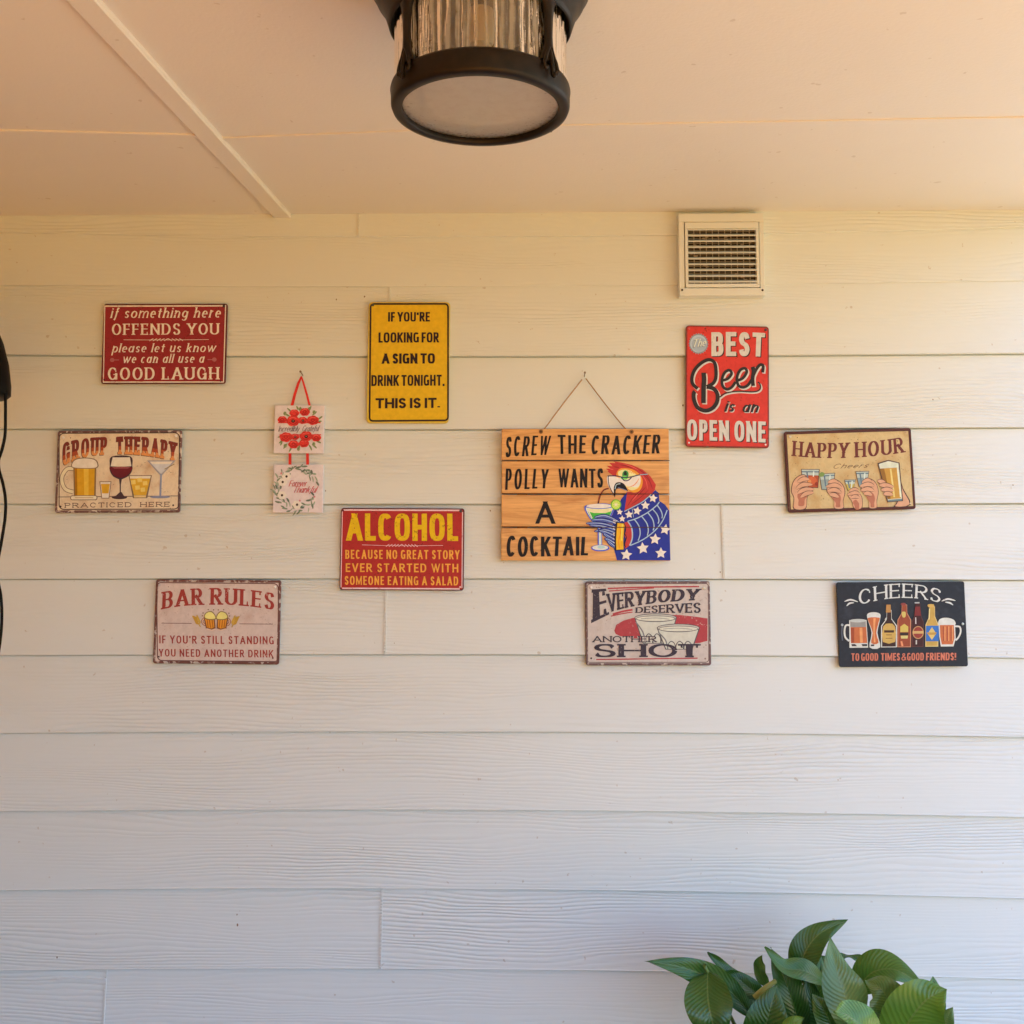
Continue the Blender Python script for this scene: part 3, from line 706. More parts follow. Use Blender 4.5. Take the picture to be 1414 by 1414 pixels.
# ------------------------------------------------------------------ 5 bar rules
b = Board('tin_sign', (195, 785), 6.733, [(143,105),(1307,105),(1280,888),(105,888)], YS,
          'pale pink tin sign reading bar rules, with two clinking beer mugs', 'sign', (191,170,150), group='bar signs on the siding')
bgm = paint(b.C((186,150,130)), stain=.35, staincol=b.C((165,125,105)), wear=.3, wearcol=b.C((140,100,85)))
rst = paint(b.C((98,56,46)), wear=1.5, scale=110, wearcol=b.C((180,150,130)))
rd = paint(b.C((138,46,38)), wear=.5, wearcol=b.C((180,140,120)))
b.plate('plate', bgm, rst, rw=.0060)
b.part('border'); b.line((92,50,42), b.rrect(150,136,1278,860,42), 9, closed=True); b.line((104,66,56), [(192,512),(472,512)], 6); b.line((104,66,56), [(916,512),(1225,512)], 6)
b.part('lettering')
br = ST(.21, .085, serif=.075, gap=.16)
b.text('BAR', [(205,222),(392,196),(575,184)], [(198,384),(388,352),(582,340)], rd, br); b.text('RULES', [(652,182),(950,190),(1248,228)], [(648,338),(945,344),(1240,382)], rd, br)
sn_ = ST(.16,.14,gap=.2,space=.5,n=2.3)
b.T("IF YOU'R STILL STANDING", 170, 1235, 626, 700, rd, sn_); b.T('YOU NEED ANOTHER DRINK', 165, 1228, 752, 822, rd, sn_)
b.part('beer_mugs_picture')
for sx in (-1, 1):
    def q(x, y, sx=sx): return (700+sx*(x-700), y)
    b.line((120,70,50), [q(808,462),q(828,490),q(812,520),q(795,522)], 22, smooth=5); b.line((190,140,110), [q(808,462),q(828,490),q(812,520),q(795,522)], 11, smooth=5)
    b.poly((110,60,36), [q(712,460),q(815,455),q(795,560),q(740,575),q(705,555)]); b.poly((196,116,36), [q(722,468),q(803,465),q(785,548),q(742,558),q(716,545)])
    for x in (738, 762, 784): b.line((150,76,20), [q(x,472),q(x-10,550)], 8)
    b.line((196,150,120), [q(706,562),q(742,574),q(792,560)], 12)
    b.poly((120,90,50), [q(702,470),q(712,425),q(745,396),q(790,408),q(812,440),q(806,466),q(760,478)], smooth=4); b.poly((212,176,96), [q(708,464),q(718,428),q(747,404),q(785,414),q(804,440),q(798,460),q(760,470)], smooth=4)
    for x, y in ((722,384),(772,382),(820,414),(826,440)): b.ell((110,80,60), *q(x,y), 6)
    b.line((170,120,46), [q(845,545),q(868,505),q(885,450)], 9); 
    for i in range(4):
        b.line((170,118,44), [q(858+i*6,518-i*18),q(880+i*7,508-i*18),q(896+i*8,484-i*14)], 19, smooth=3, taper='both'); b.line((176,126,50), [q(860+i*6,520-i*18),q(850+i*7,500-i*14),q(858+i*7,474-i*14)], 18, smooth=3, taper='both')
b.screw(1248, 168, (210,190,170)); b.screw(178, 160, (170,140,125), .003); b.screw(165,824,(60,35,30),.002,hole=True); b.screw(1225,826,(80,40,35),.002,hole=True); b.finish()

# ------------------------------------------------------------------ 6 best beer
b = Board('tin_sign', (930, 435), 7.253, [(127,105),(957,115),(955,1333),(113,1325)], YS,
          'bright red upright tin sign reading the best beer is an open one, below the vent', 'sign', (213,187,151), group='bar signs on the siding')
red = paint(b.C((206,52,38)), wear=.25); bk = paint(b.C((46,36,32))); cr_ = paint(b.C((206,178,146)), wear=.3, wearcol=b.C((150,110,90)))
b.plate('plate', red, paint(b.C((130,48,36)), wear=1.2, wearcol=b.C((110,80,60)), scale=140), r=.008)
b.part('badge')
pts = []
for i in range(96):
    t = 2*math.pi*i/96; r_ = 100 if i % 4 < 2 else 91; pts.append((252+r_*math.cos(t), 290+r_*1.06*math.sin(t)))
b.poly((132,126,116), pts); b.ell((178,172,158), 252, 290, 84, 88); b.ell((160,154,142), 258, 300, 74, 76)
b.part('lettering')
fat = ST(.27, .21, n=2.8, gap=.1)
for dx_, dy_, c_ in ((10, 9, bk), (0, 0, cr_)):
    b.text('BEST', [(380,176),(648,172),(918,182)], [(380,414),(645,412),(905,418)], c_, fat, dx=dx_, dy=dy_)
ob = ST(.25, .2, n=2.6, gap=.1, space=.32)
for dx_, dy_, c_ in ((9, 9, bk), (0, 0, cr_)):
    b.text('OPEN', [(132,1048),(552,1058)], [(132,1258),(552,1262)], c_, ob, dx=dx_, dy=dy_); b.text('ONE', [(606,1058),(920,1066)], [(606,1264),(918,1276)], c_, ob, dx=dx_, dy=dy_)
b.text('The', [(190,250),(322,240)], [(178,330),(316,318)], (110,104,96), ST(.16,.1,slant=.2,gap=.05)); b.text('The', [(194,246),(326,236)], [(182,326),(320,314)], (216,204,186), ST(.13,.08,slant=.2,gap=.05))
strokes = [  # the script word, thick and thin pen paths
 ([(300,580),(305,640),(300,740),(298,885)], 46), ([(240,740),(190,690),(185,620),(220,540),(290,475),(360,450),(410,480),(425,560),(420,640),(390,690),(330,720)], 34),
 ([(330,720),(400,740),(438,800),(430,880),(380,940),(310,960),(240,930),(205,860),(200,790),(215,770)], 40),
 ([(470,660),(540,640),(580,590),(560,555),(515,575),(485,640),(490,710),(530,745),(580,725),(620,670)], 28), ([(620,660),(690,635),(732,570),(712,535),(665,555),(635,625),(645,700),(690,725),(740,705),(780,650)], 28),
 ([(790,520),(800,560),(790,640),(795,710)], 38), ([(800,600),(830,540),(865,500),(895,510),(890,575)], 30),
 ([(460,825),(520,785),(640,765),(780,770),(840,760),(868,730),(862,690),(842,672)], 13)]
for P, w_ in strokes: b.line(cr_, [(x+12,y+12) for x, y in P], w_+2, smooth=6)
for P, w_ in strokes: b.line(bk, P, w_, smooth=6)
isn = ST(.2,.1,slant=.3,gap=.1,pen=.3)
for dx_, dy_, c_ in ((7,7,cr_),(0,0,bk)):
    b.T('is', 505, 600, 856, 970, c_, isn, dx=dx_, dy=dy_); b.T('an', 680, 840, 865, 975, c_, isn, dx=dx_, dy=dy_)
b.screw(922, 152, (90,60,50), .0034); b.screw(160,142,(190,90,70),.0022,hole=True); b.screw(150,1284,(215,190,160),.0022,hole=True); b.screw(917,1298,(235,215,190),.0022,hole=True); b.finish()

# ------------------------------------------------------------------ 7 happy hour
b = Board('tin_sign', (1060, 580), 6.148, [(130,92),(1210,75),(1262,762),(175,782)], YS,
          'parchment tin sign reading happy hour, with raised hands holding glasses', 'sign', (220,202,181), group='bar signs on the siding')
bgm = paint(b.C((208,168,112)), stain=.55, staincol=b.C((180,122,64)), wear=.15); ed = paint(b.C((88,42,34)), wear=.5, wearcol=b.C((130,80,60)))
b.plate('plate', bgm, ed, rw=.004)
b.part('border'); b.line((84,40,32), [(150,108),(1192,92),(1243,745),(195,762)], 20, closed=True)
stn = paint(b.C((182,126,68)), stain=.6, staincol=b.C((205,165,110)))
b.part('lettering'); hb = ST(.19,.08,serif=.07,gap=.14,space=.38)
b.text('HAPPY', [(212,170),(450,192),(690,192)], [(206,300),(446,320),(680,322)], (110,46,38), hb); b.text('HOUR', [(736,190),(945,178),(1138,152)], [(742,320),(948,308),(1160,282)], (110,46,38), hb)
b.text('Cheers', [(562,372),(862,368)], [(548,412),(840,408)], (86,48,36), ST(.12,.08,slant=.35,gap=.26))
sk, so, sk2 = (214,150,110), (84,52,42), (180,104,74)
def hand(outline, fingers, w_=34):
    b.poly(so, [(x, y) for x, y in outline], smooth=4)
    cx_ = sum(p[0] for p in outline)/len(outline); cy__ = sum(p[1] for p in outline)/len(outline)
    b.poly(sk, [(cx_+(x-cx_)*.93, cy__+(y-cy__)*.955) for x, y in outline], smooth=4)
    b.poly(sk2, [(cx_+(x-cx_)*.45+6, cy__+(y-cy__)*.5+50) for x, y in outline], smooth=4)
    for P in fingers: b.line(so, P, w_+10, smooth=5, taper='both'); b.line(sk, P, w_, smooth=5, taper='both')
def tumbler(quad, liquid, lc, sh=(96,110,116)):
    b.poly(so, quad); cx_ = sum(p[0] for p in quad)/4; cy__ = sum(p[1] for p in quad)/4
    q = [(cx_+(x-cx_)*.92, cy__+(y-cy__)*.94) for x, y in quad]; b.poly((186,182,160), q)
    lerp = lambda p, r_, t: (p[0]+(r_[0]-p[0])*t, p[1]+(r_[1]-p[1])*t)
    b.poly(lc, [lerp(q[0], q[3], liquid), lerp(q[1], q[2], liquid), q[2], q[3]])
    b.line(sh, [lerp(q[0], q[3], .12), lerp(q[1], q[2], .12)], 10); b.line(sh, [lerp(lerp(q[0],q[1],.3), lerp(q[3],q[2],.3), .15), lerp(lerp(q[0],q[1],.35), lerp(q[3],q[2],.35), .8)], 12); b.line((214,210,190), [lerp(lerp(q[0],q[1],.7), lerp(q[3],q[2],.7), .1), lerp(lerp(q[0],q[1],.66), lerp(q[3],q[2],.66), .8)], 10)
b.part('hands_and_glasses_picture')
tumbler([(280,412),(440,415),(430,575),(300,570)], .32, (176,74,40)); b.ell((206,92,48), 375, 510, 42, 34); b.ell((214,130,70), 350, 520, 20); b.ell((150,50,30), 415, 540, 16)
hand([(198,600),(212,520),(258,470),(312,458),(335,500),(345,560),(385,600),(340,650),(325,752),(222,752),(222,660)], [[(250,525),(300,498),(352,500)],[(240,580),(300,545),(380,545)],[(252,620),(310,588),(398,585)],[(280,652),(330,620),(392,612)]])
tumbler([(436,455),(572,448),(560,590),(458,592)], .35, (150,152,136)); b.poly((126,140,70), [(430,470),(455,440),(485,455),(462,480)], smooth=3)
hand([(660,610),(640,550),(592,508),(540,500),(512,540),(500,600),(530,640),(565,690),(570,752),(648,752),(645,690)], [[(600,535),(560,518),(510,530)],[(630,575),(570,552),(495,565)],[(628,618),(570,592),(505,602)],[(605,655),(565,635),(525,632)]])
tumbler([(650,508),(748,506),(728,600),(680,600)], .4, (190,160,70))
hand([(806,670),(780,620),(740,590),(700,610),(680,640),(715,690),(738,752),(802,752)], [[(775,600),(735,590),(690,606)],[(785,630),(740,618),(675,636)],[(780,662),(745,650),(705,660)]], 28)
tumbler([(744,438),(860,436),(840,570),(775,572)], .4, (132,140,134))
hand([(942,610),(918,535),(862,498),(815,530),(790,590),(840,655),(862,700),(866,752),(928,752),(930,690)], [[(885,530),(845,515),(800,535)],[(905,565),(850,548),(782,565)],[(905,605),(850,588),(786,602)],[(885,642),(850,625),(818,632)]])
b.poly(so, [(1118,500),(1150,590),(1215,725),(1075,745),(1100,690)], smooth=3); b.poly(sk, [(1122,520),(1146,600),(1205,722),(1085,738),(1110,690)], smooth=3)
b.poly(so, [(930,372),(1020,345),(1115,368),(1150,694),(1016,704)]); b.poly((214,200,166), [(940,378),(1020,354),(1106,374),(1141,686),(1023,694)]); b.poly((196,138,56), [(948,418),(1106,410),(1132,670),(1020,678)]); b.poly((150,96,36), [(948,418),(985,416),(1045,672),(1020,678)]); b.line((226,190,110), [(1040,420),(1075,660)], 14); b.line((110,118,110), [(1024,690),(1140,682)], 16); b.line((226,210,170), [(1095,385),(1128,660)], 12)
for P in ([(930,520),(965,528),(1000,540)],[(945,560),(1000,558),(1068,575)],[(960,600),(1010,594),(1068,605)],[(980,635),(1020,630),(1062,640)]): b.line(so, P, 46, smooth=5, taper='both'); b.line(sk, P, 35, smooth=5, taper='both')
b.screw(182, 137, (214,190,160)); b.screw(1160,114,(190,140,100),.002,hole=True); b.screw(1212,714,(215,180,140),.002,hole=True); b.finish()

# ------------------------------------------------------------------ 8 everybody deserves another shot
b = Board('tin_sign', (790, 790), 6.733, [(118,85),(1280,85),(1293,868),(128,868)], YS,
          'cream tin sign reading everybody deserves another shot, with two shot glasses', 'sign', (215,200,185), group='bar signs on the siding')
bgm = paint(b.C((200,174,158)), stain=.35, staincol=b.C((180,150,128)), wear=.5, wearcol=b.C((150,120,105)), scale=180); ed = paint(b.C((110,80,76)), wear=1.3, wearcol=b.C((195,168,150)), scale=120)
ink = paint(b.C((60,48,56)), wear=.5, wearcol=b.C((150,128,120))); rd = paint(b.C((172,60,62)), wear=.5, wearcol=b.C((195,150,135)))
b.plate('plate', bgm, ed, rw=.0056)
b.part('border'); b.line((112,84,80), b.rrect(138,108,1268,838,30), 7, closed=True)
b.part('red_swoosh')
b.poly(rd, [(392,545),(410,490),(480,450),(570,425),(760,398),(1000,400),(1140,415),(1258,432),(1256,640),(1180,660),(900,668),(640,640),(440,592),(405,575)])
b.line(rd, [(330,152),(700,140),(1180,136)], 13, smooth=6); b.line(rd, [(340,176),(540,162),(760,148)], 10, smooth=5); b.line(rd, [(378,392),(470,366),(562,350)], 18, smooth=4); b.line(rd, [(360,410),(460,388),(562,372)], 10, smooth=4); b.line(rd, [(225,812),(700,806),(1165,800)], 11)
b.part('shot_glasses_picture')
def shot(x0, y0, w_, h_):
    g_ = (206,190,168); lo = (84,76,78)
    b.poly(lo, [(x0,y0),(x0+w_,y0),(x0+w_*.83,y0+h_),(x0+w_*.2,y0+h_)]); b.poly(g_, [(x0+9,y0),(x0+w_-9,y0),(x0+w_*.81,y0+h_-6),(x0+w_*.22,y0+h_-6)])
    b.ell(lo, x0+w_/2, y0, w_/2, 40); b.ell((190,174,156), x0+w_/2, y0, w_/2-8, 33); b.ell(lo, x0+w_/2, y0+6, w_/2-18, 26); b.ell((214,196,170), x0+w_/2, y0+8, w_/2-22, 23)
    b.line((150,138,130), [(x0+60,y0+10),(x0+w_*.5,y0+2),(x0+w_-70,y0+14)], 6, smooth=4)
    for i in range(3):
        xx = x0+w_*(.25+.19*i); b.line(lo, [(xx,y0+h_),(xx+w_*.02,y0+h_*.75),(xx+w_*.09,y0+h_*.62),(xx+w_*.17,y0+h_*.75),(xx+w_*.18,y0+h_)], 8, smooth=4)
    b.line((120,112,110), [(x0+14,y0+40),(x0+w_*.2,y0+h_*.55),(x0+w_*.26,y0+h_-10)], 12, smooth=4)
shot(578, 425, 395, 240); shot(786, 520, 400, 200)
b.part('lettering')
evs = ST(.24,.11,serif=.05,gap=.08,pen=.0)
b.text('E', [(192,160),(315,152)], [(190,468),(345,392)], ink, ST(.26,.1,serif=.05))
b.text('VERYBODY', [(318,202),(700,172),(1196,156)], [(340,378),(690,300),(1176,262)], ink, evs)
b.text('DESERVES', [(592,330),(880,302),(1196,284)], [(588,380),(880,380),(1196,380)], ink, ST(.24,.12,serif=.08,gap=.12))
b.T('ANOTHER', 188, 785, 594, 652, bgm, ST(.34,.24,serif=.1,gap=.1)); b.T('ANOTHER', 190, 785, 594, 652, ink, ST(.24,.13,serif=.1,gap=.13))
b.text('SHO', [(200,668),(975,668)], [(195,790),(980,790)], ink, ST(.42,.12,serif=.12,gap=.16)); b.text('T', [(980,668),(1195,668)], [(1000,792),(1180,792)], ink, ST(.5,.13,serif=.1))
b.screw(175, 140, (235,228,214)); b.screw(1226, 152, (210,196,178)); b.screw(178,800,(60,44,42),.0022,hole=True); b.screw(1235,804,(140,110,100),.002,hole=True); b.finish()

# ------------------------------------------------------------------ 9 cheers
b = Board('tin_sign', (1140, 790), 6.733, [(98,90),(1280,90),(1328,880),(125,880)], YS,
          'black chalkboard-look tin sign reading cheers to good times and good friends', 'sign', (219,210,204), group='bar signs on the siding')
bl = paint(b.C((40,42,50)), stain=.35, staincol=b.C((62,62,72)), rough=.42); wht = paint(b.C((214,206,200)), wear=.4, wearcol=b.C((120,116,120)))
b.plate('plate', bl, paint(b.C((44,42,46)), wear=.6, wearcol=b.C((100,90,88))), rim=False, r=.005)
b.part('lettering')
ch = ST(.16,.07,serif=.06,gap=.16,pen=.2)
b.text('CHEERS', [(300,172),(690,106),(1075,170)], [(310,304),(690,238),(1060,288)], wht, ch)
for P in ([(172,268),(230,252),(298,272)],[(192,310),(220,285),(262,280)],[(1072,272),(1130,252),(1202,268)],[(1105,280),(1150,288),(1180,308)]): b.line(wht, P, 16, smooth=5, taper='both')
org = (206,116,92)
cond = ST(.19,.15,n=3,gap=.1,space=.3)
for dx_, dy_, c_ in ((4,4,(120,60,56)),(0,0,org)):
    b.T('TO GOOD', 236, 486, 750, 820, c_, cond, dx=dx_, dy=dy_); b.T('TIMES', 512, 690, 750, 820, c_, cond, dx=dx_, dy=dy_); b.T('&', 702, 750, 752, 820, c_, ST(.16,.12), dx=dx_, dy=dy_)
    b.T('GOOD', 756, 912, 750, 820, c_, cond, dx=dx_, dy=dy_); b.T('FRIENDS!', 932, 1212, 750, 820, c_, cond, dx=dx_, dy=dy_)
amb, amb2, pal = (196,104,62), (226,150,96), (216,206,196)
b.part('beer_mug_picture')
b.line(pal, [(222,488),(185,490),(172,540),(180,600),(215,635)], 17, smooth=5); b.poly(pal, [(216,440),(376,440),(392,698),(218,698)]); b.poly((150,140,134), [(224,450),(370,450),(374,508),(226,508)]); b.poly(amb, [(228,506),(374,506),(384,655),(232,655)]); b.poly(amb2, [(312,512),(338,512),(342,650),(316,650)]); b.poly((160,72,44), [(232,512),(262,512),(262,652),(236,652)]); b.ell((190,184,176), 296, 446, 76, 16); b.poly((56,54,58), [(236,664),(270,664),(290,684),(240,684)]); b.poly((56,54,58), [(330,664),(382,664),(384,684),(340,684)])
b.part('beer_glass_picture')
b.poly(pal, [(384,385),(440,368),(502,385),(502,440),(478,560),(505,695),(405,695),(424,560),(388,440)], smooth=3); b.poly(amb, [(392,420),(494,420),(490,460),(468,560),(488,655),(420,655),(434,560),(398,460)], smooth=3); b.poly(amb2, [(440,425),(462,425),(452,560),(462,650),(446,650),(440,560)]); b.poly((54,52,56), [(420,668),(450,668),(448,684),(416,684)])
def bottle(name, cx_, ytop, ybot, hw_, neck, body, outline, lab=None, sh=.42):
    b.part(name)
    ys = ytop+(ybot-ytop)*sh
    P = [(cx_-neck,ytop),(cx_+neck,ytop),(cx_+neck*1.1,ytop+(ys-ytop)*.55),(cx_+hw_,ys),(cx_+hw_,ybot),(cx_-hw_,ybot),(cx_-hw_,ys),(cx_-neck*1.1,ytop+(ys-ytop)*.55)]
    b.poly(outline, P); b.poly(body, [(cx_+(x-cx_)*.87, y+(5 if y < ys else -7 if y == ybot else 3)) for x, y in P])
    return ys
bottle('whisky_bottle_picture', 586, 350, 696, 74, 22, (58,34,30), pal, sh=.42); b.poly((186,130,72), [(560,300),(600,300),(602,372),(556,372)]); b.poly((202,158,84), [(532,500),(586,474),(640,500),(644,645),(528,645)], smooth=2); b.line((70,44,30), [(540,548),(632,548)], 22); b.line((120,84,40), [(560,580),(612,580)], 6); b.line((120,84,40), [(555,612),(618,612)], 6); b.line((206,196,186), [(548,440),(560,420)], 8)
bottle('red_beer_bottle_picture', 727, 300, 696, 64, 24, (150,70,46), (196,130,100), sh=.36); b.ell((140,62,60), 716, 296, 24, 12); b.poly((206,176,96), [(704,370),(738,370),(736,415),(710,415)], smooth=3); b.poly((208,176,88), [(690,505),(727,478),(764,505),(764,555),(690,555)]); b.poly((52,38,34), [(688,560),(766,560),(766,585),(688,585)]); b.poly((214,190,120), [(694,588),(762,588),(758,615),(698,615)]); b.line((226,140,96), [(700,640),(712,685)], 18)
bottle('dark_beer_bottle_picture', 852, 290, 694, 55, 20, (66,30,32), (90,50,50), sh=.42); b.line((190,180,176), [(822,284),(866,284)], 12); b.poly((122,42,42), [(828,320),(872,320),(882,404),(820,404)]); b.ell((196,142,92), 856, 560, 52, 60); b.ell((150,58,48), 856, 560, 44, 52); b.line((206,160,100), [(806,558),(906,558)], 24); b.line((214,196,190), [(832,420),(834,480)], 9); b.line((206,190,180), [(840,630),(840,670)], 12)
bottle('golden_beer_bottle_picture', 984, 320, 692, 60, 25, (196,152,76), (220,190,130), sh=.45); b.poly((206,160,84), [(944,300),(998,300),(996,325),(948,325)], smooth=2); b.poly((58,108,178), [(928,498),(1048,498),(1048,642),(928,642)]); b.poly((214,178,104), [(984,512),(1024,572),(984,630),(944,572)]); b.poly((190,140,70), [(934,560),(1030,560),(1018,582),(950,582)]); b.line((236,212,150), [(960,340),(956,440)], 10)
b.part('beer_mug_picture')
b.line(pal, [(1195,505),(1240,510),(1250,555),(1232,605),(1205,635)], 16, smooth=5); b.poly(pal, [(1044,470),(1195,470),(1205,620),(1186,692),(1068,692),(1052,600)], smooth=0); b.poly(amb, [(1056,492),(1186,492),(1194,615),(1178,672),(1076,672),(1062,600)]); b.poly((216,208,198), [(1044,490),(1050,442),(1095,425),(1150,430),(1192,452),(1198,492),(1120,486)], smooth=3)
for x in (1090, 1125, 1160): b.line((160,76,52), [(x,505),(x+3,640)], 9); b.line(amb2, [(x+14,505),(x+15,640)], 8)
b.part('chalk_marks'); b.line((90,92,104), [(150,490),(146,560),(152,630)], 12, smooth=4)
b.screw(148, 484, (170,170,172), .003); b.screw(1268, 482, (200,196,190), .003); b.finish()

# ------------------------------------------------------------------ 10 wooden parrot sign
def wood_mat():
    m, nt, bs = node_mat('varnished_pine', (.5,.25,.08), .42)
    tc = N(nt, 'ShaderNodeTexCoord').outputs['Object']
    g1 = noise(nt, mapping(nt, tc, (6, 30, 75)), 1.0, 5, .6, 1.2); g2 = noise(nt, mapping(nt, tc, (18, 40, 420)), 1.0, 3, .6)
    base = C((212,140,70), (198,175,146)); dkk = C((170,98,40), (198,175,146))
    c_ = mix(nt, ramp(nt, g1, .35, .72), base, dkk); c_ = mix(nt, Mth(nt, 'MULTIPLY', ramp(nt, g2, .5, .75), .35), c_, C((150,82,32), (198,175,146)))
    kn = ramp(nt, noise(nt, mapping(nt, tc, (9, 9, 14)), 1.0, 1), .72, .80); c_ = mix(nt, Mth(nt, 'MULTIPLY', kn, .5), c_, C((140,78,34), (198,175,146)))
    nt.links.new(c_, bs.inputs['Base Color'])
    bp = N(nt, 'ShaderNodeBump', Strength=.2, Distance=.0006); nt.links.new(g2, bp.inputs['Height']); nt.links.new(bp.outputs[0], bs.inputs['Normal'])
    return m
WOOD = wood_mat()
b = Board('wooden_sign', (670, 500), 4.875, [(112,452),(1237,450),(1247,1336),(107,1336)], -.028,
          'wooden plank sign reading screw the cracker, polly wants a cocktail, with painted parrot', 'sign', (198,175,146))
gapk = paint(b.C((70,36,18)))
for (ya, yb, xa, xb) in ((450,659,112,1238),(667,882,112,1240),(894,1106,110,1242),(1118,1336,107,1246)):
    u0_, v0_ = b.map0(xa, ya); u1_, v1_ = b.map0(xb, yb)
    p_ = MB(); p_.box((u0_, 0, v1_), (u1_, .009, v0_), WOOD); pl = p_.build('plank', b.root, bevel=.0012); 
for xx in (250, 1090):
    bk_ = MB(); u, _ = b.map0(xx, 900); bk_.box((u-.012, .0092, -b.H/2+.01), (u+.012, .0125, b.H/2-.01), WOOD); bk_.build('back_batten', b.root)
b.z = .0003
inkb = paint(b.C((24,16,14)), rough=.35)
b.part('lettering')
bs_ = ST(.19,.10,gap=.12,pen=-.35,jit=.035,slant=.04); bs2 = ST(.16,.10,gap=.14,pen=-.35,jit=.03,slant=.03)
b.text('SCREW', [(140,502),(438,494)], [(134,640),(428,622)], inkb, bs_); b.text('THE', [(486,490),(680,494)], [(494,620),(678,614)], inkb, ST(.15,.11,gap=.14,pen=-.3,jit=.03)); b.text('CRACKER', [(716,496),(1180,490)], [(712,622),(1172,616)], inkb, bs_)
b.text('POLLY', [(136,716),(426,722)], [(134,860),(418,850)], inkb, bs2); b.text('WANTS', [(492,718),(796,716)], [(494,844),(794,846)], inkb, ST(.17,.12,gap=.08,pen=-.3,jit=.03))
b.T('A', 340, 470, 938, 1088, inkb, ST(.18,.13,pen=-.3)); b.text('COCKTAIL', [(142,1170),(694,1176)], [(142,1312),(694,1300)], inkb, ST(.19,.12,gap=.09,pen=-.3,jit=.035,slant=.02))
kx = 4.875/7.441
b.sub = lambda x, y: ((780+x/7.441-670)*4.875, (600+y/7.441-500)*4.875)
NAVY, WHT, RED, LAV = (32,38,104), (226,214,204), (176,44,34), (150,150,190)
b.part('parrot_picture')
# shirt
b.poly(NAVY, [(505,780),(620,640),(780,660),(905,590),(930,570),(965,600),(970,680),(1030,720),(1072,780),(1084,1292),(535,1292),(505,1180),(500,1000),(480,840)], rough=.3)
b.poly(NAVY, [(580,660),(640,590),(640,800),(500,830)])
# neck and head
b.poly(RED, [(640,590),(930,560),(900,600),(800,680),(700,740),(612,790)], rough=.3)
b.poly(RED, [(420,350),(470,352),(430,320),(490,325),(455,290),(520,292),(500,272),(580,288),(690,312),(800,360),(880,430),(935,515),(925,560),(880,600),(800,640),(700,610),(600,500),(520,440),(440,380),(450,372)], rough=.3)
for P in ([(800,400),(870,480),(900,560)],[(790,560),(700,650),(640,740)],[(860,570),(760,660),(680,720)],[(830,540),(740,640)],[(720,335),(820,400),(880,480)],[(560,310),(640,325),(700,350)],[(500,330),(560,340)]): b.line((120,26,26), P, 7, smooth=5, taper='both')
for P in ([(770,390),(830,470),(850,560)],[(600,300),(690,330),(760,365)],[(760,600),(690,680)],[(450,350),(500,360)]): b.line((216,84,60), P, 6, smooth=5, taper='both')
# face patch
b.poly((222,126,36), [(530,400),(560,355),(620,345),(700,360),(770,410),(800,480),(780,560),(730,595),(660,580),(620,520),(540,460)], smooth=4); b.poly((232,190,110), [(545,400),(580,365),(640,362),(700,385),(760,440),(775,490),(755,545),(700,572),(655,560),(600,500)], smooth=4)
for i in range(5): b.line((222,130,50), [(640+i*24,368+i*5),(668+i*22,392+i*6)], 6)
b.poly((60,120,50), [(590,405),(612,370),(640,375),(655,405),(640,445),(600,445)], smooth=4); b.poly((30,36,24), [(605,395),(620,375),(634,392),(636,415),(612,418)], smooth=3); b.ell((110,170,60), 610, 445, 36, 22)
b.poly((232,214,180), [(440,425),(520,432),(620,466),(700,440),(770,420),(775,500),(740,540),(680,535),(620,520),(560,490),(520,505),(505,560),(500,600),(460,550),(436,490)], smooth=3)
for i in range(3): b.line((206,120,70), [(640+i*30,545-i*8),(700+i*18,525-i*14),(745+i*8,480-i*14)], 5, smooth=4)
b.line((30,26,40), [(445,428),(450,500),(470,560),(512,632)], 8, smooth=4); b.line((36,32,60), [(440,426),(530,425),(600,440),(680,435),(760,415),(850,408)], 11, smooth=5); b.line((36,32,60), [(580,438),(610,472),(650,470),(685,440)], 10, smooth=5); b.line((150,160,190), [(770,413),(850,407)], 7)
b.poly((20,18,22), [(502,560),(510,520),(530,495),(570,490),(610,510),(640,560),(642,580),(600,565),(560,555),(525,565),(518,630),(508,640)], smooth=3); b.line((170,168,176), [(515,560),(530,515),(570,505)], 8, smooth=4); b.line((110,110,120), [(545,545),(600,560),(636,576)], 6)
# straw
b.line((70,26,20), [(450,552),(400,570),(365,620),(345,690),(343,748)], 15, smooth=5); b.line((160,50,36), [(448,548),(398,566),(362,616),(342,688)], 5, smooth=5)
# glass
gl = (70,84,150)
b.poly(gl, [(200,740),(300,715),(420,708),(505,740),(490,810),(455,870),(400,905),(300,905),(240,840)], smooth=3); b.poly((206,220,200), [(214,745),(300,724),(420,718),(492,745),(478,800),(445,860),(400,895),(310,895),(252,838)], smooth=3)
b.poly((222,214,120), [(228,760),(490,760),(478,800),(440,860),(290,870),(250,820)], smooth=0); b.poly((66,150,46), [(234,790),(300,806),(420,806),(480,785),(468,818),(438,866),(390,896),(300,896),(262,846)], smooth=0); b.ell((226,220,206), 352, 735, 128, 24); b.line(gl, [(208,744),(300,760),(420,758),(496,742)], 7, smooth=5)
b.line((60,72,150), [(358,900),(360,1150)], 44); b.line((196,206,220), [(360,900),(362,1150)], 26); b.ell((60,72,150), 364, 1166, 94, 34); b.ell((206,212,222), 362, 1162, 82, 26); b.ell((160,172,204), 372, 1158, 40, 14)
b.line((226,232,200), [(240,780),(280,860)], 10)
# lime
b.ell((96,150,40), 525, 720, 54, 54); b.ell((178,196,60), 525, 720, 45, 45)
for i in range(8): b.line((230,224,130), [(525,720),(525+40*math.cos(i*.785),720+40*math.sin(i*.785))], 9, taper='tip')
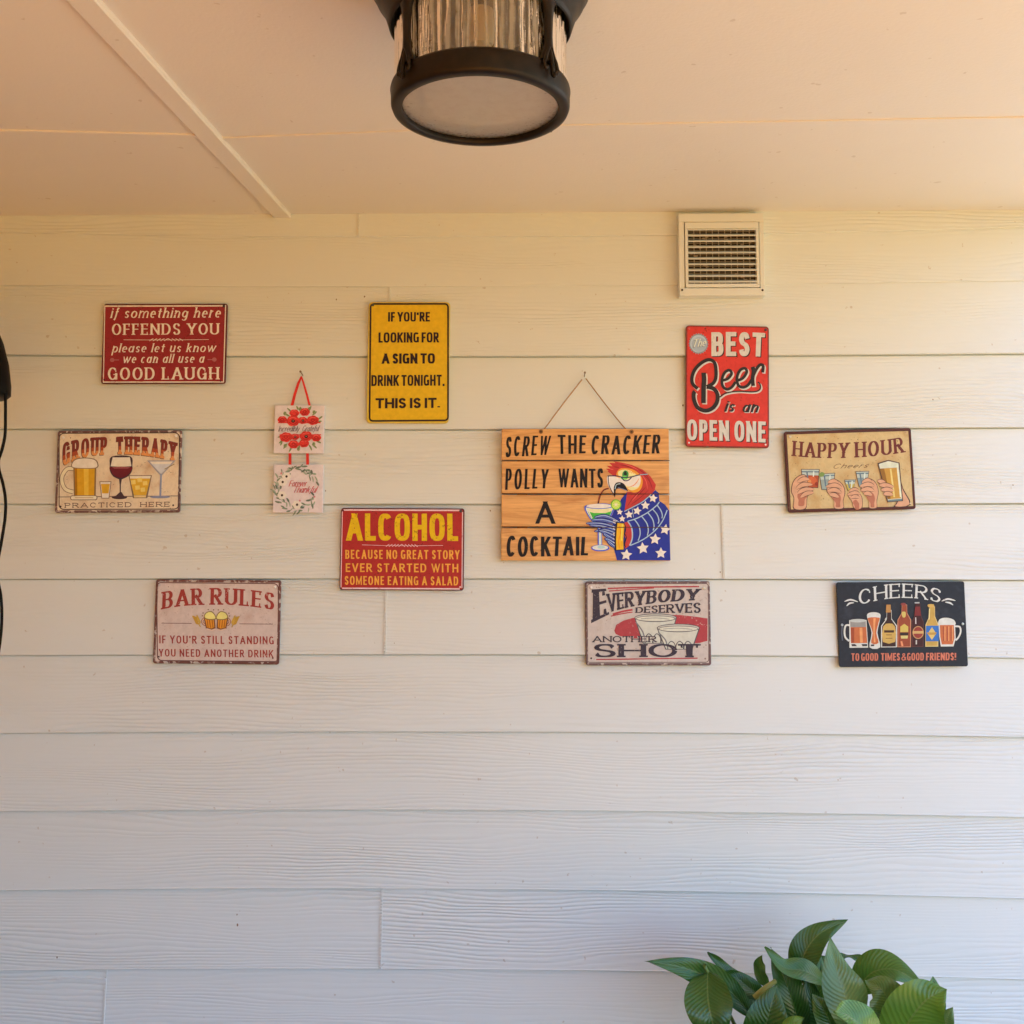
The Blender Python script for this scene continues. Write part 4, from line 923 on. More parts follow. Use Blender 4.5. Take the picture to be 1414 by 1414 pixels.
# wing feathers holding the glass
for (x0, y0, x1, y1, x2, y2) in ((300,850,420,840,560,900),(270,880,400,880,545,920),(215,912,380,920,545,960),(250,930,400,950,545,990),(300,995,420,985,540,1020),(340,985,430,1010,530,1050),(390,1020,450,1050,525,1090),(405,1070,460,1090,525,1130),(430,1090,480,1130,530,1165)):
    b.line((28,34,90), [(x0,y0),(x1,y1),(x2,y2)], 44, smooth=6, taper='both'); b.line(LAV, [(x0+10,y0),(x1,y1),(x2,y2)], 22, smooth=6, taper='both'); b.line((44,52,120), [(x0+16,y0+3),(x1,y1+4),(x2,y2+3)], 9, smooth=6, taper='both')
for y in (885,905,950,970,1020,1035,1075,1110): b.line(WHT, [(495,y-8),(515,y+4),(540,y)], 7, smooth=4)
# cuff
b.line((30,24,30), [(570,905),(560,1000),(555,1100),(560,1188)], 92, smooth=5); b.line((232,146,26), [(576,912),(568,1000),(562,1100),(566,1182)], 74, smooth=5); b.line((214,110,20), [(560,940),(570,1010),(552,1090),(560,1170)], 8, smooth=5); b.line((240,180,60), [(590,920),(585,1000),(580,1090)], 12, smooth=5)
b.poly(RED, [(612,905),(645,895),(680,950),(690,1040),(665,1140),(620,1172),(610,1150),(632,1080),(612,1040),(630,980),(610,950)], rough=.3); b.line((30,24,30), [(605,910),(625,960),(612,1010),(632,1060),(612,1110),(622,1160)], 9, smooth=5)
# sleeve lines
def lv(P, w_=11): b.line((156,158,200), P, w_, smooth=6)
lv([(645,890),(740,860),(850,800),(940,730),(970,690)]); lv([(645,890),(685,960),(692,1060),(665,1140)], 13); lv([(670,1140),(800,1080),(920,990),(1000,890),(1050,775)])
for P in ([(712,870),(760,940),(772,1020),(752,1090)],[(786,838),(840,910),(856,980),(846,1038)],[(850,800),(900,870),(915,940),(905,985)],[(900,765),(945,820),(965,880),(955,915)],[(945,722),(985,780),(1000,830),(995,860)]): lv(P)
lv([(610,790),(700,745),(800,690),(885,615)], 9); lv([(690,760),(705,850)], 6)
def star(x, y, r_, rot=0):
    pts = []
    for i in range(10):
        t = R(rot)-math.pi/2+i*math.pi/5; q = r_ if i % 2 == 0 else r_*.5; pts.append((x+q*math.cos(t), y+q*math.sin(t)))
    b.poly(WHT, pts, rough=.3); b.ell((206,196,180), x, y, r_*.16)
for x, y, r_, ro in ((905,655,48,8),(826,728,48,0),(742,784,46,10),(658,822,44,-5),(562,796,34,5),(588,866,36,0),(1028,975,58,12),(925,1075,60,5),(800,1168,64,-6),(985,1218,60,0),(630,1236,62,6)): star(x, y, r_, ro)
# seams of the planks run through the picture
b.sub = lambda x, y: (x, y)
for y, xa in ((663,112),(888,112),(1112,110)):
    b.line(gapk, [(xa,y),(1240,y)], 5)
# screw eyes and cord
for xx in (376, 985):
    b.part('cord_hole'); b.ell((120,72,36), xx, 470, 14); b.ell((60,36,22), xx, 470, 6)
b.finish()
cordm = node_mat('jute_cord', C((150,98,52), (198,175,146)), .9)[0]
def loc(b, x, y, d): u, v = b.map0(x, y); return (u, d, v)
for i, P in enumerate(([(376,470),(402,444),(530,272),(655,112)], [(985,470),(945,444),(820,290),(680,105)])):
    m = MB(); pts = [loc(b, x, y, -.002 if j == 0 else .004+.002*j) for j, (x, y) in enumerate(P)]
    m.tube(spline(pts, 6), .0013, cordm, 8); m.build('cord', b.root)
def nail(x, y, label, tilt=.3, r=.0016):
    p = at(x, y, -.008); o = empty('nail', p); m = MB()
    met = node_mat('dull_steel', (.25,.20,.15), .4, .8)[0]
    r *= .72; m.tube([(0, .006, 0), (0, -.02, .004)], r, met, 8); m.tube([(0, -.0195, .0039), (0, -.0212, .0042)], r*2.3, met, 10)
    m.build('shank', o); tag(o, label, 'nail'); return o
nail(807, 519.5, 'small nail above the wooden parrot sign holding its cord')
nail(417.5, 518, 'small nail above the poppy plaques holding their red ribbon')

# ------------------------------------------------------------------ 11 hanging pair of plaques
wl = (198,171,138)
root = empty('hanging_plaque', at(414, 640, -.017)); tag(root, 'pair of small white square plaques with poppies and wreath, hung on red ribbon', 'plaque')
ribm = paint(C((196,38,26), wl), rough=.6)
pinkm_cols = (206,168,150)
def plaque(quad, name):
    bb = Board(name, (360, 510), 6.733, quad, -.0165, None, None, wl)
    bb.root.parent = root; bb.root.location = bb.root.location - root.location
    m = MB(); wht_ = paint(bb.C(pinkm_cols), stain=.15, staincol=bb.C((190,150,130)))
    m.box((-bb.W/2, -.0035, -bb.H/2), (bb.W/2, .0035, bb.H/2), wht_)
    bb.z = .0038
    return bb, m
# upper plaque
bb, m = plaque([(135,335),(593,340),(588,785),(125,778)], 'upper_plaque')
holder1 = bb
board1 = m.build('board', bb.root, bevel=.0008)
bb.part('poppy_picture')
GRN, PO, PD, OL = (112,112,66), (200,46,34), (150,26,24), (60,40,30)
def leaf2(x, y, a, l, w_=16, c_=GRN): bb.line(c_, [(x,y),(x+l*.5*math.cos(a)+l*.06, y+l*.5*math.sin(a)),(x+l*math.cos(a), y+l*math.sin(a))], w_, smooth=4, taper='both')
for x, y, a, l in ((300,420,-2.3,80),(275,440,-2.7,70),(370,400,-1.6,50),(440,400,-1.1,65),(480,430,-.7,55),(530,470,-.6,55),(520,490,-.1,50),(250,470,-2.9,60),(225,640,2.4,70),(210,620,2.9,50),(250,690,2.2,60),(360,700,1.6,55),(450,700,1.1,65),(480,700,.7,60),(520,670,.4,50),(290,720,2.0,55),(200,660,1.8,50),(430,380,-.7,40),(350,380,-2,40)): leaf2(x, y, a, l); 
for x, y in ((228,412),(498,402),(370,372),(232,712),(498,698),(356,742)): bb.ell((128,122,72), x, y, 15, 18); bb.line(OL, [(x-6,y+8),(x+2,y-12)], 4)
bb.line(PO, [(165,496),(560,500)], 10); bb.line(PO, [(180,610),(565,612)], 10)
def poppy(x, y, r_, dark=True, sx=1.2):
    for k in range(6):
        a = k*1.05+x*.01; bb.ell(PO if k % 2 else (182,40,30), x+r_*.42*math.cos(a)*sx, y+r_*.35*math.sin(a), r_*.62, r_*.52, 12)
    bb.line(PD, [(x-r_*.7,y+r_*.2),(x,y+r_*.55),(x+r_*.7,y+r_*.15)], 6, smooth=4); bb.line((224,80,60), [(x-r_*.6,y-r_*.35),(x,y-r_*.55),(x+r_*.5,y-r_*.4)], 7, smooth=4)
    if dark: bb.ell((40,24,24), x, y+2, r_*.3, r_*.26, 12); bb.ell((170,130,90), x, y, r_*.1, r_*.09, 8)
for a in ((315,410,42,False),(412,400,44,False),(205,470,40,False),(395,478,40,True),(488,478,52,False),(305,482,58,True)): poppy(*a)
for a in ((325,630,36,True),(240,632,54,False),(312,700,46,False),(408,692,44,False),(522,640,42,False),(428,626,56,True)): poppy(*a)
for x, y in ((205,470),(488,478),(240,632),(522,640),(412,400),(312,700)): bb.line(PD, [(x-16,y),(x,y-12),(x+16,y),(x,y+12)], 6, smooth=4, closed=True)
bb.part('lettering')
scr = ST(.09,.045,slant=.3,gap=.03,space=.2)
bb.T('Incredibly', 168, 362, 526, 580, (96,70,66), scr); bb.T('Grateful', 388, 540, 526, 580, (96,70,66), scr)
bb.finish()
# lower plaque
bb, m = plaque([(122,885),(588,890),(575,1333),(120,1333)], 'lower_plaque')
board2 = m.build('board', bb.root, bevel=.0008)
bb.part('wreath_picture')
rr = random.Random(3)
for i in range(70):
    a = R(-40+ i*4.4)+.0 ; a = R(25+i*4.45)
    if R(330) < a % (2*math.pi) < R(372) or a % (2*math.pi) < R(14): continue
    rad = 1+rr.uniform(-.12, .12); x, y = 338+182*rad*math.cos(a), 1112+190*rad*math.sin(a)
    leaf2(x, y, a+math.pi/2+rr.uniform(-1.1, 1.1), rr.uniform(34, 60), rr.uniform(10, 18), rr.choice([(120,116,84),(140,134,100),(98,98,70),(150,140,108)]))
for x, y in ((330,920),(420,935),(480,985),(520,1050),(160,1120),(190,1120),(270,1240),(410,1290),(470,1220),(500,1180)): leaf2(x, y, rr.uniform(0, 6.2), 46, 18, (96,92,70))
for x, y in ((245,1000),(210,1052),(205,1175),(345,1262)):
    for k in range(6): bb.ell((224,200,172) if k % 2 else (212,186,158), x+24*math.cos(k*1.05), y+22*math.sin(k*1.05), 20, 18, 12)
    bb.ell((50,36,32), x, y, 11, 12, 12)
for x, y in ((370,1225),(195,970),(505,1190)): bb.ell((196,110,100), x, y, 9)
bb.part('lettering'); b_red = (176,52,52)
bb.T('Forever', 266, 428, 1036, 1094, b_red, ST(.1,.05,slant=.35,gap=.02)); bb.text('Thankful', [(302,1092),(522,1092)], [(300,1152),(516,1152)], b_red, ST(.1,.05,slant=.35,gap=.02))
bb.finish()
def rib(P, wd, y=-.0005):
    m = MB(); Q = []
    for (x, yy), d in P: q = at(360+x/6.733, 510+yy/6.733, d); Q.append(q - root.location)
    rows = []
    for i, q in enumerate(Q):
        t = (Q[min(i+1, len(Q)-1)]-Q[max(i-1, 0)]).normalized(); s_ = t.cross(Vector((0, -1, 0))).normalized()
        w_ = wd[i]/2; rows.append([q+s_*w_+Vector((0,-.0006,0)), q-s_*w_+Vector((0,-.0006,0)), q-s_*w_+Vector((0,.0006,0)), q+s_*w_+Vector((0,.0006,0))])
    m.grid(rows, ribm, closed=True, smooth=False); m.face(rows[0], ribm); m.face(rows[-1][::-1], ribm)
    m.build('ribbon', root)
rib([((380,66),-.022),((350,130),-.018),((318,230),-.0195),((290,342),-.0185)], [.004,.0058,.0062,.0066])
rib([((378,66),-.023),((398,130),-.019),((430,240),-.0198),((456,344),-.0187)], [.003,.0044,.0048,.0052])
rib([((273,770),-.0160),((272,895),-.0160)], [.0066,.0066]); rib([((435,772),-.0160),((436,897),-.0160)], [.0066,.0066])

# ------------------------------------------------------------------ wall vent
PLV = node_mat('cream_plastic', (.70, .75, .75), .4)[0]; DKV = node_mat('duct_shade', (.018,.014,.010), .8)[0]
vq = [(900+x/7.442, 270+y/7.442) for x, y in ((280,160),(1160,180),(1150,1045),(278,1035))]
V4 = [at(x, y, -.031) for x, y in vq]; cen = sum(V4, Vector())/4
vr = empty('wall_vent', cen); tag(vr, 'square cream louvred wall vent with fly mesh, high on the right under the ceiling', 'vent')
VW = ((V4[1]-V4[0]).length+(V4[2]-V4[3]).length)/2; VH = ((V4[0]-V4[3]).length+(V4[1]-V4[2]).length)/2
k = VW/880.0
vx = lambda x: (x-717)*k
vz = lambda y: -(y-603)*k
m = MB()
def frame(m, x0, y0, x1, y1, ix0, iy0, ix1, iy1, ya, yb, mat):
    m.box((vx(x0), ya, vz(iy0)), (vx(x1), yb, vz(y0)), mat); m.box((vx(x0), ya, vz(y1)), (vx(x1), yb, vz(iy1)), mat)
    m.box((vx(x0), ya+.0001, vz(iy1)+.00005), (vx(ix0), yb, vz(iy0)-.00005), mat); m.box((vx(ix1), ya+.0001, vz(iy1)+.00005), (vx(x1), yb, vz(iy0)-.00005), mat)
frame(m, 278,165,1158,1040, 334,257,1111,960, 0, .030, PLV); m.build('flange', vr, bevel=.0012)
m = MB(); frame(m, 341,264,1104,953, 372,330,1074,915, -.002, .012, PLV); m.build('grille_frame', vr, bevel=.001)
m = MB()
for i in range(10):
    y = 340+i*61.5
    a, b_ = vz(y-8), vz(y+30)
    rows = [[(vx(x), yy, zz) for x in [372+702*j/8 for j in range(9)]] for yy, zz in ((-.003, vz(y)), (-.0042, vz(y+12)), (-.0036, vz(y+14)), (.006, vz(y-14)), (.0072, vz(y-26)), (-.003, vz(y)))]
    m.grid(rows, PLV, smooth=False)
m.build('louvre', vr)
m = MB(); mg = node_mat('fly_mesh', (.34,.29,.22), .6)[0]
for i in range(12):
    x = 372+i*64; m.face([(vx(x), .0092, vz(915)), (vx(x+10), .0092, vz(915)), (vx(x+10), .0092, vz(330)), (vx(x), .0092, vz(330))], mg)
for i in range(24):
    y = 345+i*24.6; m.face([(vx(372), .0096, vz(y+5)), (vx(1074), .0096, vz(y+5)), (vx(1074), .0096, vz(y)), (vx(372), .0096, vz(y))], mg)
m.build('mesh_screen', vr)
m = MB(); m.face([(vx(345),.0125,vz(950)),(vx(1100),.0125,vz(950)),(vx(1100),.0125,vz(270)),(vx(345),.0125,vz(270))], DKV)  # flat near-black sheet stands in for the shade inside the vent
for i in range(26):
    x = random.uniform(390,1060); y = random.choice([random.uniform(340,520), random.uniform(340,900)]); m.ell = None
    pts = [(vx(x)+.006*random.uniform(.4,1)*math.cos(t), .0122-i*1e-5, vz(y)+.004*random.uniform(.4,1)*math.sin(t)) for t in [2*math.pi*j/7 for j in range(7)]]
    m.face(pts, mg)
m.build('duct_shade_sheet', vr)
for x, y in ((306,980),(1133,985)):
    m = MB(); rows = [[(vx(x)+r_*math.cos(t), d, vz(y)+r_*math.sin(t)) for t in [2*math.pi*j/14 for j in range(14)]] for r_, d in ((.0027,0),(.0026,-.0008),(.0016,-.0014),(.0001,-.0015))]
    m.grid(rows, node_mat('black_screw', (.02,.016,.014), .4)[0], closed=True); m.build('screw', vr)

# ------------------------------------------------------------------ ceiling lantern
BRZ, nt, bs = node_mat('oil_rubbed_bronze', (.010,.007,.005), .42, .0, .22)
tc = N(nt, 'ShaderNodeTexCoord').outputs['Object']; c_ = mix(nt, ramp(nt, noise(nt, tc, 60, 4, .6), .35, .75), (.006,.0045,.0035), (.016,.010,.007)); nt.links.new(c_, bs.inputs['Base Color'])
def glass_mat(name, tint, ribs):
    m = bpy.data.materials.new(name); m.use_nodes = True; nt = m.node_tree; nt.nodes.clear()
    out = N(nt, 'ShaderNodeOutputMaterial'); tc = N(nt, 'ShaderNodeTexCoord').outputs['Object']
    gl_ = N(nt, 'ShaderNodeBsdfGlossy', Roughness=.07 if ribs else .38); tr = N(nt, 'ShaderNodeBsdfTransparent'); df = N(nt, 'ShaderNodeBsdfTranslucent'); d2 = N(nt, 'ShaderNodeBsdfDiffuse')
    tr.inputs['Color'].default_value = (*tint, 1); df.inputs['Color'].default_value = (.76,.79,.80,1); d2.inputs['Color'].default_value = (.60,.63,.65,1); gl_.inputs['Color'].default_value = (1,.96,.9,1)
    bp = N(nt, 'ShaderNodeBump', Strength=.7 if ribs else .15, Distance=.004 if ribs else .001)
    if ribs:
        sx = N(nt, 'ShaderNodeSeparateXYZ'); nt.links.new(tc, sx.inputs[0])
        ang = Mth(nt, 'ARCTAN2', sx.outputs[1], sx.outputs[0]); n1 = noise(nt, mapping(nt, tc, (80, 80, 9)), 1.0, 3, .6)
        rib = Mth(nt, 'MULTIPLY_ADD', Mth(nt, 'SINE', Mth(nt, 'ADD', Mth(nt, 'MULTIPLY', ang, 62), Mth(nt, 'MULTIPLY', n1, 9))), .5, .5)
        h = Mth(nt, 'ADD', Mth(nt, 'MULTIPLY', rib, .42), Mth(nt, 'ADD', Mth(nt, 'MULTIPLY', n1, .42), Mth(nt, 'MULTIPLY', noise(nt, mapping(nt, tc, (70, 70, 190)), 1.0, 2), .16)))
    else:
        h = ramp(nt, noise(nt, tc, 150, 2), .62, .75)
    nt.links.new(h, bp.inputs['Height'])
    for n_ in (gl_, df, d2): nt.links.new(bp.outputs[0], n_.inputs['Normal'])
    fr = N(nt, 'ShaderNodeLayerWeight', Blend=.25 if ribs else .15); nt.links.new(bp.outputs[0], fr.inputs['Normal'])
    a = N(nt, 'ShaderNodeMixShader'); a.inputs[0].default_value = .5; nt.links.new(df.outputs[0], a.inputs[1]); nt.links.new(d2.outputs[0], a.inputs[2])
    b_ = N(nt, 'ShaderNodeMixShader'); nt.links.new(tr.outputs[0], b_.inputs[1]); nt.links.new(a.outputs[0], b_.inputs[2])
    if ribs: nt.links.new(Mth(nt, 'MULTIPLY', ramp(nt, h, .34, .72), .60), b_.inputs[0])
    else:
        dirt = ramp(nt, noise(nt, tc, 70, 5, .7), .40, .62); 
        sx = N(nt, 'ShaderNodeSeparateXYZ'); nt.links.new(tc, sx.inputs[0])
        ed = Mth(nt, 'ADD', Mth(nt, 'POWER', Mth(nt, 'DIVIDE', Mth(nt, 'SQRT', Mth(nt, 'ADD', Mth(nt, 'MULTIPLY', sx.outputs[0], sx.outputs[0]), Mth(nt, 'MULTIPLY', sx.outputs[1], sx.outputs[1]))), .104), 6), Mth(nt, 'MULTIPLY', sx.outputs[1], 3.5))
        bits = ramp(nt, Mth(nt, 'ADD', noise(nt, tc, 190, 4, .7), Mth(nt, 'MULTIPLY', ed, .17)), .66, .76)
        dcol = mix(nt, bits, (.56,.54,.49), (.10,.075,.05)); dcol = mix(nt, Mth(nt, 'MULTIPLY', dirt, .6), dcol, (.33,.30,.26))
        nt.links.new(dcol, d2.inputs['Color']); nt.links.new(dcol, df.inputs['Color'])
        nt.links.new(Mth(nt, 'MULTIPLY_ADD', dirt, .14, .70), b_.inputs[0])
    c2 = N(nt, 'ShaderNodeMixShader'); nt.links.new(Mth(nt, 'MULTIPLY_ADD', fr.outputs['Fresnel'], .9 if ribs else .25, .10 if ribs else .04), c2.inputs[0]); nt.links.new(b_.outputs[0], c2.inputs[1]); nt.links.new(gl_.outputs[0], c2.inputs[2])
    nt.links.new(c2.outputs[0], out.inputs[0]); return m
Q = 1.25
LY = -DIST+Q
d = FW + RT*((663-707)/F_PX) - UP*((150-707)/F_PX)
base = CAM + d*((LY+DIST)/d.y)
zc = zceil(LY); drop = zc-base.z
tilt = math.atan(SL)
lr = empty('ceiling_lantern', (base.x, LY, zc), (tilt*.75, 0, 0)); tag(lr, 'round bronze ceiling lantern with ribbed glass drum, fixed to the porch ceiling', 'lamp')
hb_ = -drop            # bottom of ring
RR = .1195
m = MB(); m.lathe([(.02,-.001),(.146,-.001),(.149,-.004),(.149,-.009),(.146,-.011),(.1475,-.014),(.1475,-.018),(.144,-.022),(.1415,-.026),(.1405,-.031),(.136,-.036),(.131,-.045),(.1275,-.054),(.1245,-.063),(.1225,-.070),(.1200,-.0715),(.1190,-.068),(.118,-.04),(.02,-.038)], BRZ, 96); m.build('canopy', lr)
m = MB(); m.lathe([(.1135,hb_+.030),(.1175,hb_+.031),(.1195,hb_+.028),(.1205,hb_+.024),(.1195,hb_+.018),(.1195,hb_+.006),(.1175,hb_+.001),(.114,hb_),(.1065,hb_-.0005),(.1045,hb_+.002),(.1045,hb_+.010),(.1135,hb_+.012),(.1135,hb_+.030)], BRZ, 96); m.build('ring', lr)
m = MB(); m.lathe([(.1135,-.055),(.1135,hb_+.013)], glass_mat('ribbed_glass', (.80,.76,.68), True), 240, wob=lambda a: .0011*math.sin(a*44)+.0006*math.sin(a*17+1)); m.build('glass_drum', lr)
m = MB(); rows = [[(r_*math.cos(t), r_*math.sin(t), hb_+.0075+.002*(r_/.104)**2-.002) for t in [2*math.pi*i/64 for i in range(64)]] for r_ in (.1044,.09,.07,.05,.03,.01,.0005)]
m.grid(rows, glass_mat('seeded_glass', (.85,.8,.7), False), closed=True); m.build('bottom_glass', lr)
m = MB(); m.lathe([(.0005,-.044),(.100,-.044),(.104,-.046),(.104,-.043)], node_mat('dark_pan', (.05,.04,.03), .35)[0], 48); m.build('reflector', lr)
m = MB(); m.lathe([(.018,-.042),(.018,-.085),(.015,-.09)], node_mat('socket', (.6,.55,.48), .5)[0], 24); m.build('socket', lr)
m = MB(); m.lathe([(.013,-.088),(.016,-.096),(.026,-.110),(.030,-.122),(.027,-.136),(.017,-.147),(.0005,-.151)], node_mat('frosted_bulb', (.8,.76,.68), .3)[0], 32); m.build('bulb', lr)
for ang in (-48-90+90-90+0, -42+0, 48+90, 42):
    pass
for ang in (-139, -41, 41, 139):
    a0 = R(ang); m = MB()
    def S(u, r_, z): a = a0+u/.119; return (r_*math.cos(a), r_*math.sin(a), z)
    # strap: flares at the canopy, narrows, splits above the ring
    prof = [(-.060,.040),(-.070,.026),(-.080,.0165),(-.094,.0120),(-.110,.0100),(hb_+.062,.0095),(hb_+.052,.0115),(hb_+.044,.016),(hb_+.036,.023),(hb_+.030,.028)]
    rows = []
    for z, wd in prof:
        rows.append([S(-wd/2,.1155,z), S(-wd/2,.1215,z), S(0,.1232,z), S(wd/2,.1215,z), S(wd/2,.1155,z)])
    m.grid(rows, BRZ, closed=True, smooth=True); m.face(rows[0], BRZ)
    o_ = m.build('strap', lr)
    m = MB()
    for sg in (-1, 1):
        pts = spline([S(sg*.002,.121,hb_+.048), S(sg*.0065,.1215,hb_+.038), S(sg*.010,.123,hb_+.030), S(sg*.0125,.1235,hb_+.022), S(sg*.0105,.1245,hb_+.017), S(sg*.008,.1245,hb_+.020)], 5)
        m.tube(pts, lambda t: .0027-.0008*t, BRZ, 8)
    pts = spline([S(0,.120,hb_+.046), S(0,.1235,hb_+.032), S(0,.125,hb_+.020), S(0,.1255,hb_+.012), S(.001,.128,hb_+.0095), S(.001,.1285,hb_+.014)], 5)
    m.tube(pts, lambda t: .0030-.0008*t, BRZ, 8); m.build('scroll', o_)

# ------------------------------------------------------------------ black fixture and cable at the left edge
BLK = node_mat('black_plastic', (.003,.003,.003), .5, 0, .12)[0]
FY = -.30
ppm = F_PX/(DIST+FY)
c0 = at(-38, 510, FY); fr_ = empty('hanging_fixture', c0); tag(fr_, 'black rounded fixture with wavy black cable, cut off by the left edge of the photo', 'fixture')
m = MB(); m.lathe([(r_/ppm, -(y-510)/ppm) for r_, y in ((.5,412),(14,418),(26,440),(38,470),(46,500),(50,530),(50,544),(46,548),(.5,548))], BLK, 48); m.build('housing', fr_)
def cab(P, r=.0031, nm='cable'):
    m = MB(); m.tube(spline([at(x, y, FY) - c0 for x, y in P], 8), r, BLK, 10); m.build(nm, fr_)
cab([(7.5,540),(7.5,575),(7,600),(3,620),(-2,636),(-1,650),(4,668),(7.5,690),(7,715),(2,748),(-3,776),(-3,800),(1,822),(2.5,848),(1.5,872),(-2,900),(-8,930),(-14,980)])
cab([(-12,540),(-14,700),(-16,980)], .003)

# ------------------------------------------------------------------ leafy plant
def leaf_mat(name, c1, c2, rough=.27):
    m, nt, bs = node_mat(name, c1, rough)
    uv = N(nt, 'ShaderNodeUVMap'); sep = N(nt, 'ShaderNodeSeparateXYZ'); nt.links.new(uv.outputs[0], sep.inputs[0])
    u, v = sep.outputs[0], sep.outputs[1]
    au = Mth(nt, 'ABSOLUTE', u)
    ph = Mth(nt, 'SUBTRACT', v, Mth(nt, 'MULTIPLY', au, .22))
    tc = N(nt, 'ShaderNodeTexCoord').outputs['Object']
    wv = Mth(nt, 'SINE', Mth(nt, 'ADD', Mth(nt, 'MULTIPLY', ph, 118), Mth(nt, 'MULTIPLY', noise(nt, tc, 30, 3), 7.0)))
    vein = Mth(nt, 'POWER', Mth(nt, 'MULTIPLY_ADD', wv, .5, .5), 5)
    mid = Mth(nt, 'LESS_THAN', au, .035)
    c_ = mix(nt, ramp(nt, noise(nt, tc, 14, 4, .6), .3, .7), c1, c2)
    c_ = mix(nt, Mth(nt, 'MULTIPLY', Mth(nt, 'MULTIPLY', vein, ramp(nt, noise(nt, tc, 22, 2), .35, .65)), .30), c_, tuple(min(.6, k*1.9) for k in c2))
    c_ = mix(nt, Mth(nt, 'MULTIPLY', mid, .5), c_, (.16,.24,.06))
    nt.links.new(c_, bs.inputs['Base Color'])
    bp = N(nt, 'ShaderNodeBump', Strength=.28, Distance=.0010); nt.links.new(wv, bp.inputs['Height']); nt.links.new(bp.outputs[0], bs.inputs['Normal'])
    bs.inputs['Coat Weight'].default_value = .25; bs.inputs['Coat Roughness'].default_value = .25
    # light passes through thin leaves
    tl = N(nt, 'ShaderNodeBsdfTranslucent'); nt.links.new(c_, tl.inputs[0]); ms = N(nt, 'ShaderNodeMixShader'); ms.inputs[0].default_value = .22
    nt.links.new(bs.outputs[0], ms.inputs[1]); nt.links.new(tl.outputs[0], ms.inputs[2]); nt.links.new(ms.outputs[0], nt.nodes['Material Output'].inputs[0])
    return m
LM = [leaf_mat('leaf_dark', (.026,.088,.012), (.042,.13,.018)), leaf_mat('leaf_mid', (.05,.145,.02), (.075,.19,.027)), leaf_mat('leaf_light', (.095,.185,.045), (.13,.23,.06)), leaf_mat('leaf_bright', (.075,.19,.018), (.11,.245,.026))]
PB = at(1105, 1690, -.34); PB.z = .30
pr = empty('potted_plant', (PB.x, PB.y, 0)); tag(pr, 'leafy green potted plant with broad glossy pointed leaves, below the cheers sign', 'plant')
def pl(x, y, Y): return at(870+x/3.074, 1250+y/3.074, Y) - pr.location
def leaf(pts, width, nh=(0,-1,.4), mat=0, fold=.25, wave=.004, curl=0, prof=.85):
    P = spline([pl(*p) for p in pts], 10); n = len(P); m = MB(); rows = []; uvs = []
    W = width*.9/3.074*(DIST-.35)/F_PX; nh = Vector(nh).normalized(); rnd = random.Random(int(width*13+pts[0][0]))
    p1, p2 = rnd.uniform(0, 6), rnd.uniform(8, 14)
    NU = 12
    for i, p in enumerate(P):
        t = i/(n-1); tan = (P[min(i+1,n-1)]-P[max(i-1,0)]).normalized()
        s_ = tan.cross(nh).normalized(); nn = s_.cross(tan).normalized()
        if nn.dot(nh) < 0: nn = -nn
        tt = t**prof
        w_ = W/2*1.12*(max(.0005, math.sin(math.pi*min(1, tt)))**(.80+.35*t))*(1-.18*tt)
        row = []
        for j in range(NU+1):
            u = -1+2*j/NU
            z = abs(u)*fold*w_ - (u*u)*fold*.45*w_ + wave*math.sin(p2*t+p1+2*u)*abs(u) + curl*u*u*w_
            row.append(p + s_*(u*w_) + nn*z); uvs.append((u, t))
        rows.append(row)
    m.grid(rows, LM[mat], smooth=True); o = m.build('leaf', pr)
    uvl = o.data.uv_layers.new(name='UVMap')
    for lp in o.data.loops: uvl.data[lp.index].uv = uvs[lp.vertex_index]
    # stalk down to the pot
    st = MB(); q0 = P[0]; q1 = Vector((random.uniform(-.05,.05), random.uniform(-.05,.05), .31)); mid_ = q0*.55+q1*.45+Vector((0,0,.03)); 
    st.tube(spline([q0 + (P[1]-P[0])*.5, q0, mid_, q1], 6), lambda t: .0028+.0015*t, LM[1], 8); st.build('stalk', pr)
    return o
leaf([(520,470,-.34),(400,345,-.34),(235,268,-.36),(62,238,-.40)], 118, (-.15,-.9,.55), 0, .35)
leaf([(330,285,-.36),(330,390,-.40),(350,500,-.42),(390,640,-.40)], 205, (-.15,-1,.25), 0, .22, .006)
leaf([(545,470,-.28),(480,370,-.28),(410,285,-.28),(330,198,-.28)], 105, (.45,-.7,.5), 0, .5)
leaf([(590,440,-.26),(520,360,-.27),(450,310,-.28),(380,285,-.28)], 90, (.1,-.8,.6), 0, .3)
leaf([(585,350,-.22),(555,290,-.22),(550,245,-.22),(562,210,-.22)], 62, (-.5,-.8,.2), 1, .3)
leaf([(725,330,-.28),(735,220,-.28),(800,125,-.27),(925,62,-.26)], 140, (-.55,-.9,.3), 0, .3)
leaf([(740,300,-.24),(770,205,-.24),(830,130,-.23),(900,72,-.22)], 70, (.8,-.5,.3), 1, .3)
leaf([(830,330,-.34),(745,280,-.36),(650,262,-.37),(572,176,-.36)], 105, (.1,-.65,.75), 1, .4, .003)
leaf([(730,560,-.32),(695,430,-.34),(650,300,-.34),(596,178,-.33)], 150, (.3,-1,.2), 0, .3)
leaf([(955,540,-.40),(925,420,-.42),(880,290,-.41),(847,132,-.38)], 190, (.12,-1,.2), 2, .22)
leaf([(960,360,-.28),(1030,285,-.30),(1130,275,-.32),(1240,345,-.34)], 175, (.1,-.75,.7), 1, .2)
leaf([(1085,560,-.42),(1110,450,-.44),(1070,360,-.44),(1000,318,-.42)], 175, (-.35,-1,.35), 2, .2, .005)
leaf([(1120,640,-.42),(1180,500,-.46),(1260,400,-.48),(1345,356,-.48)], 245, (.1,-.85,.5), 3, .18, .006)
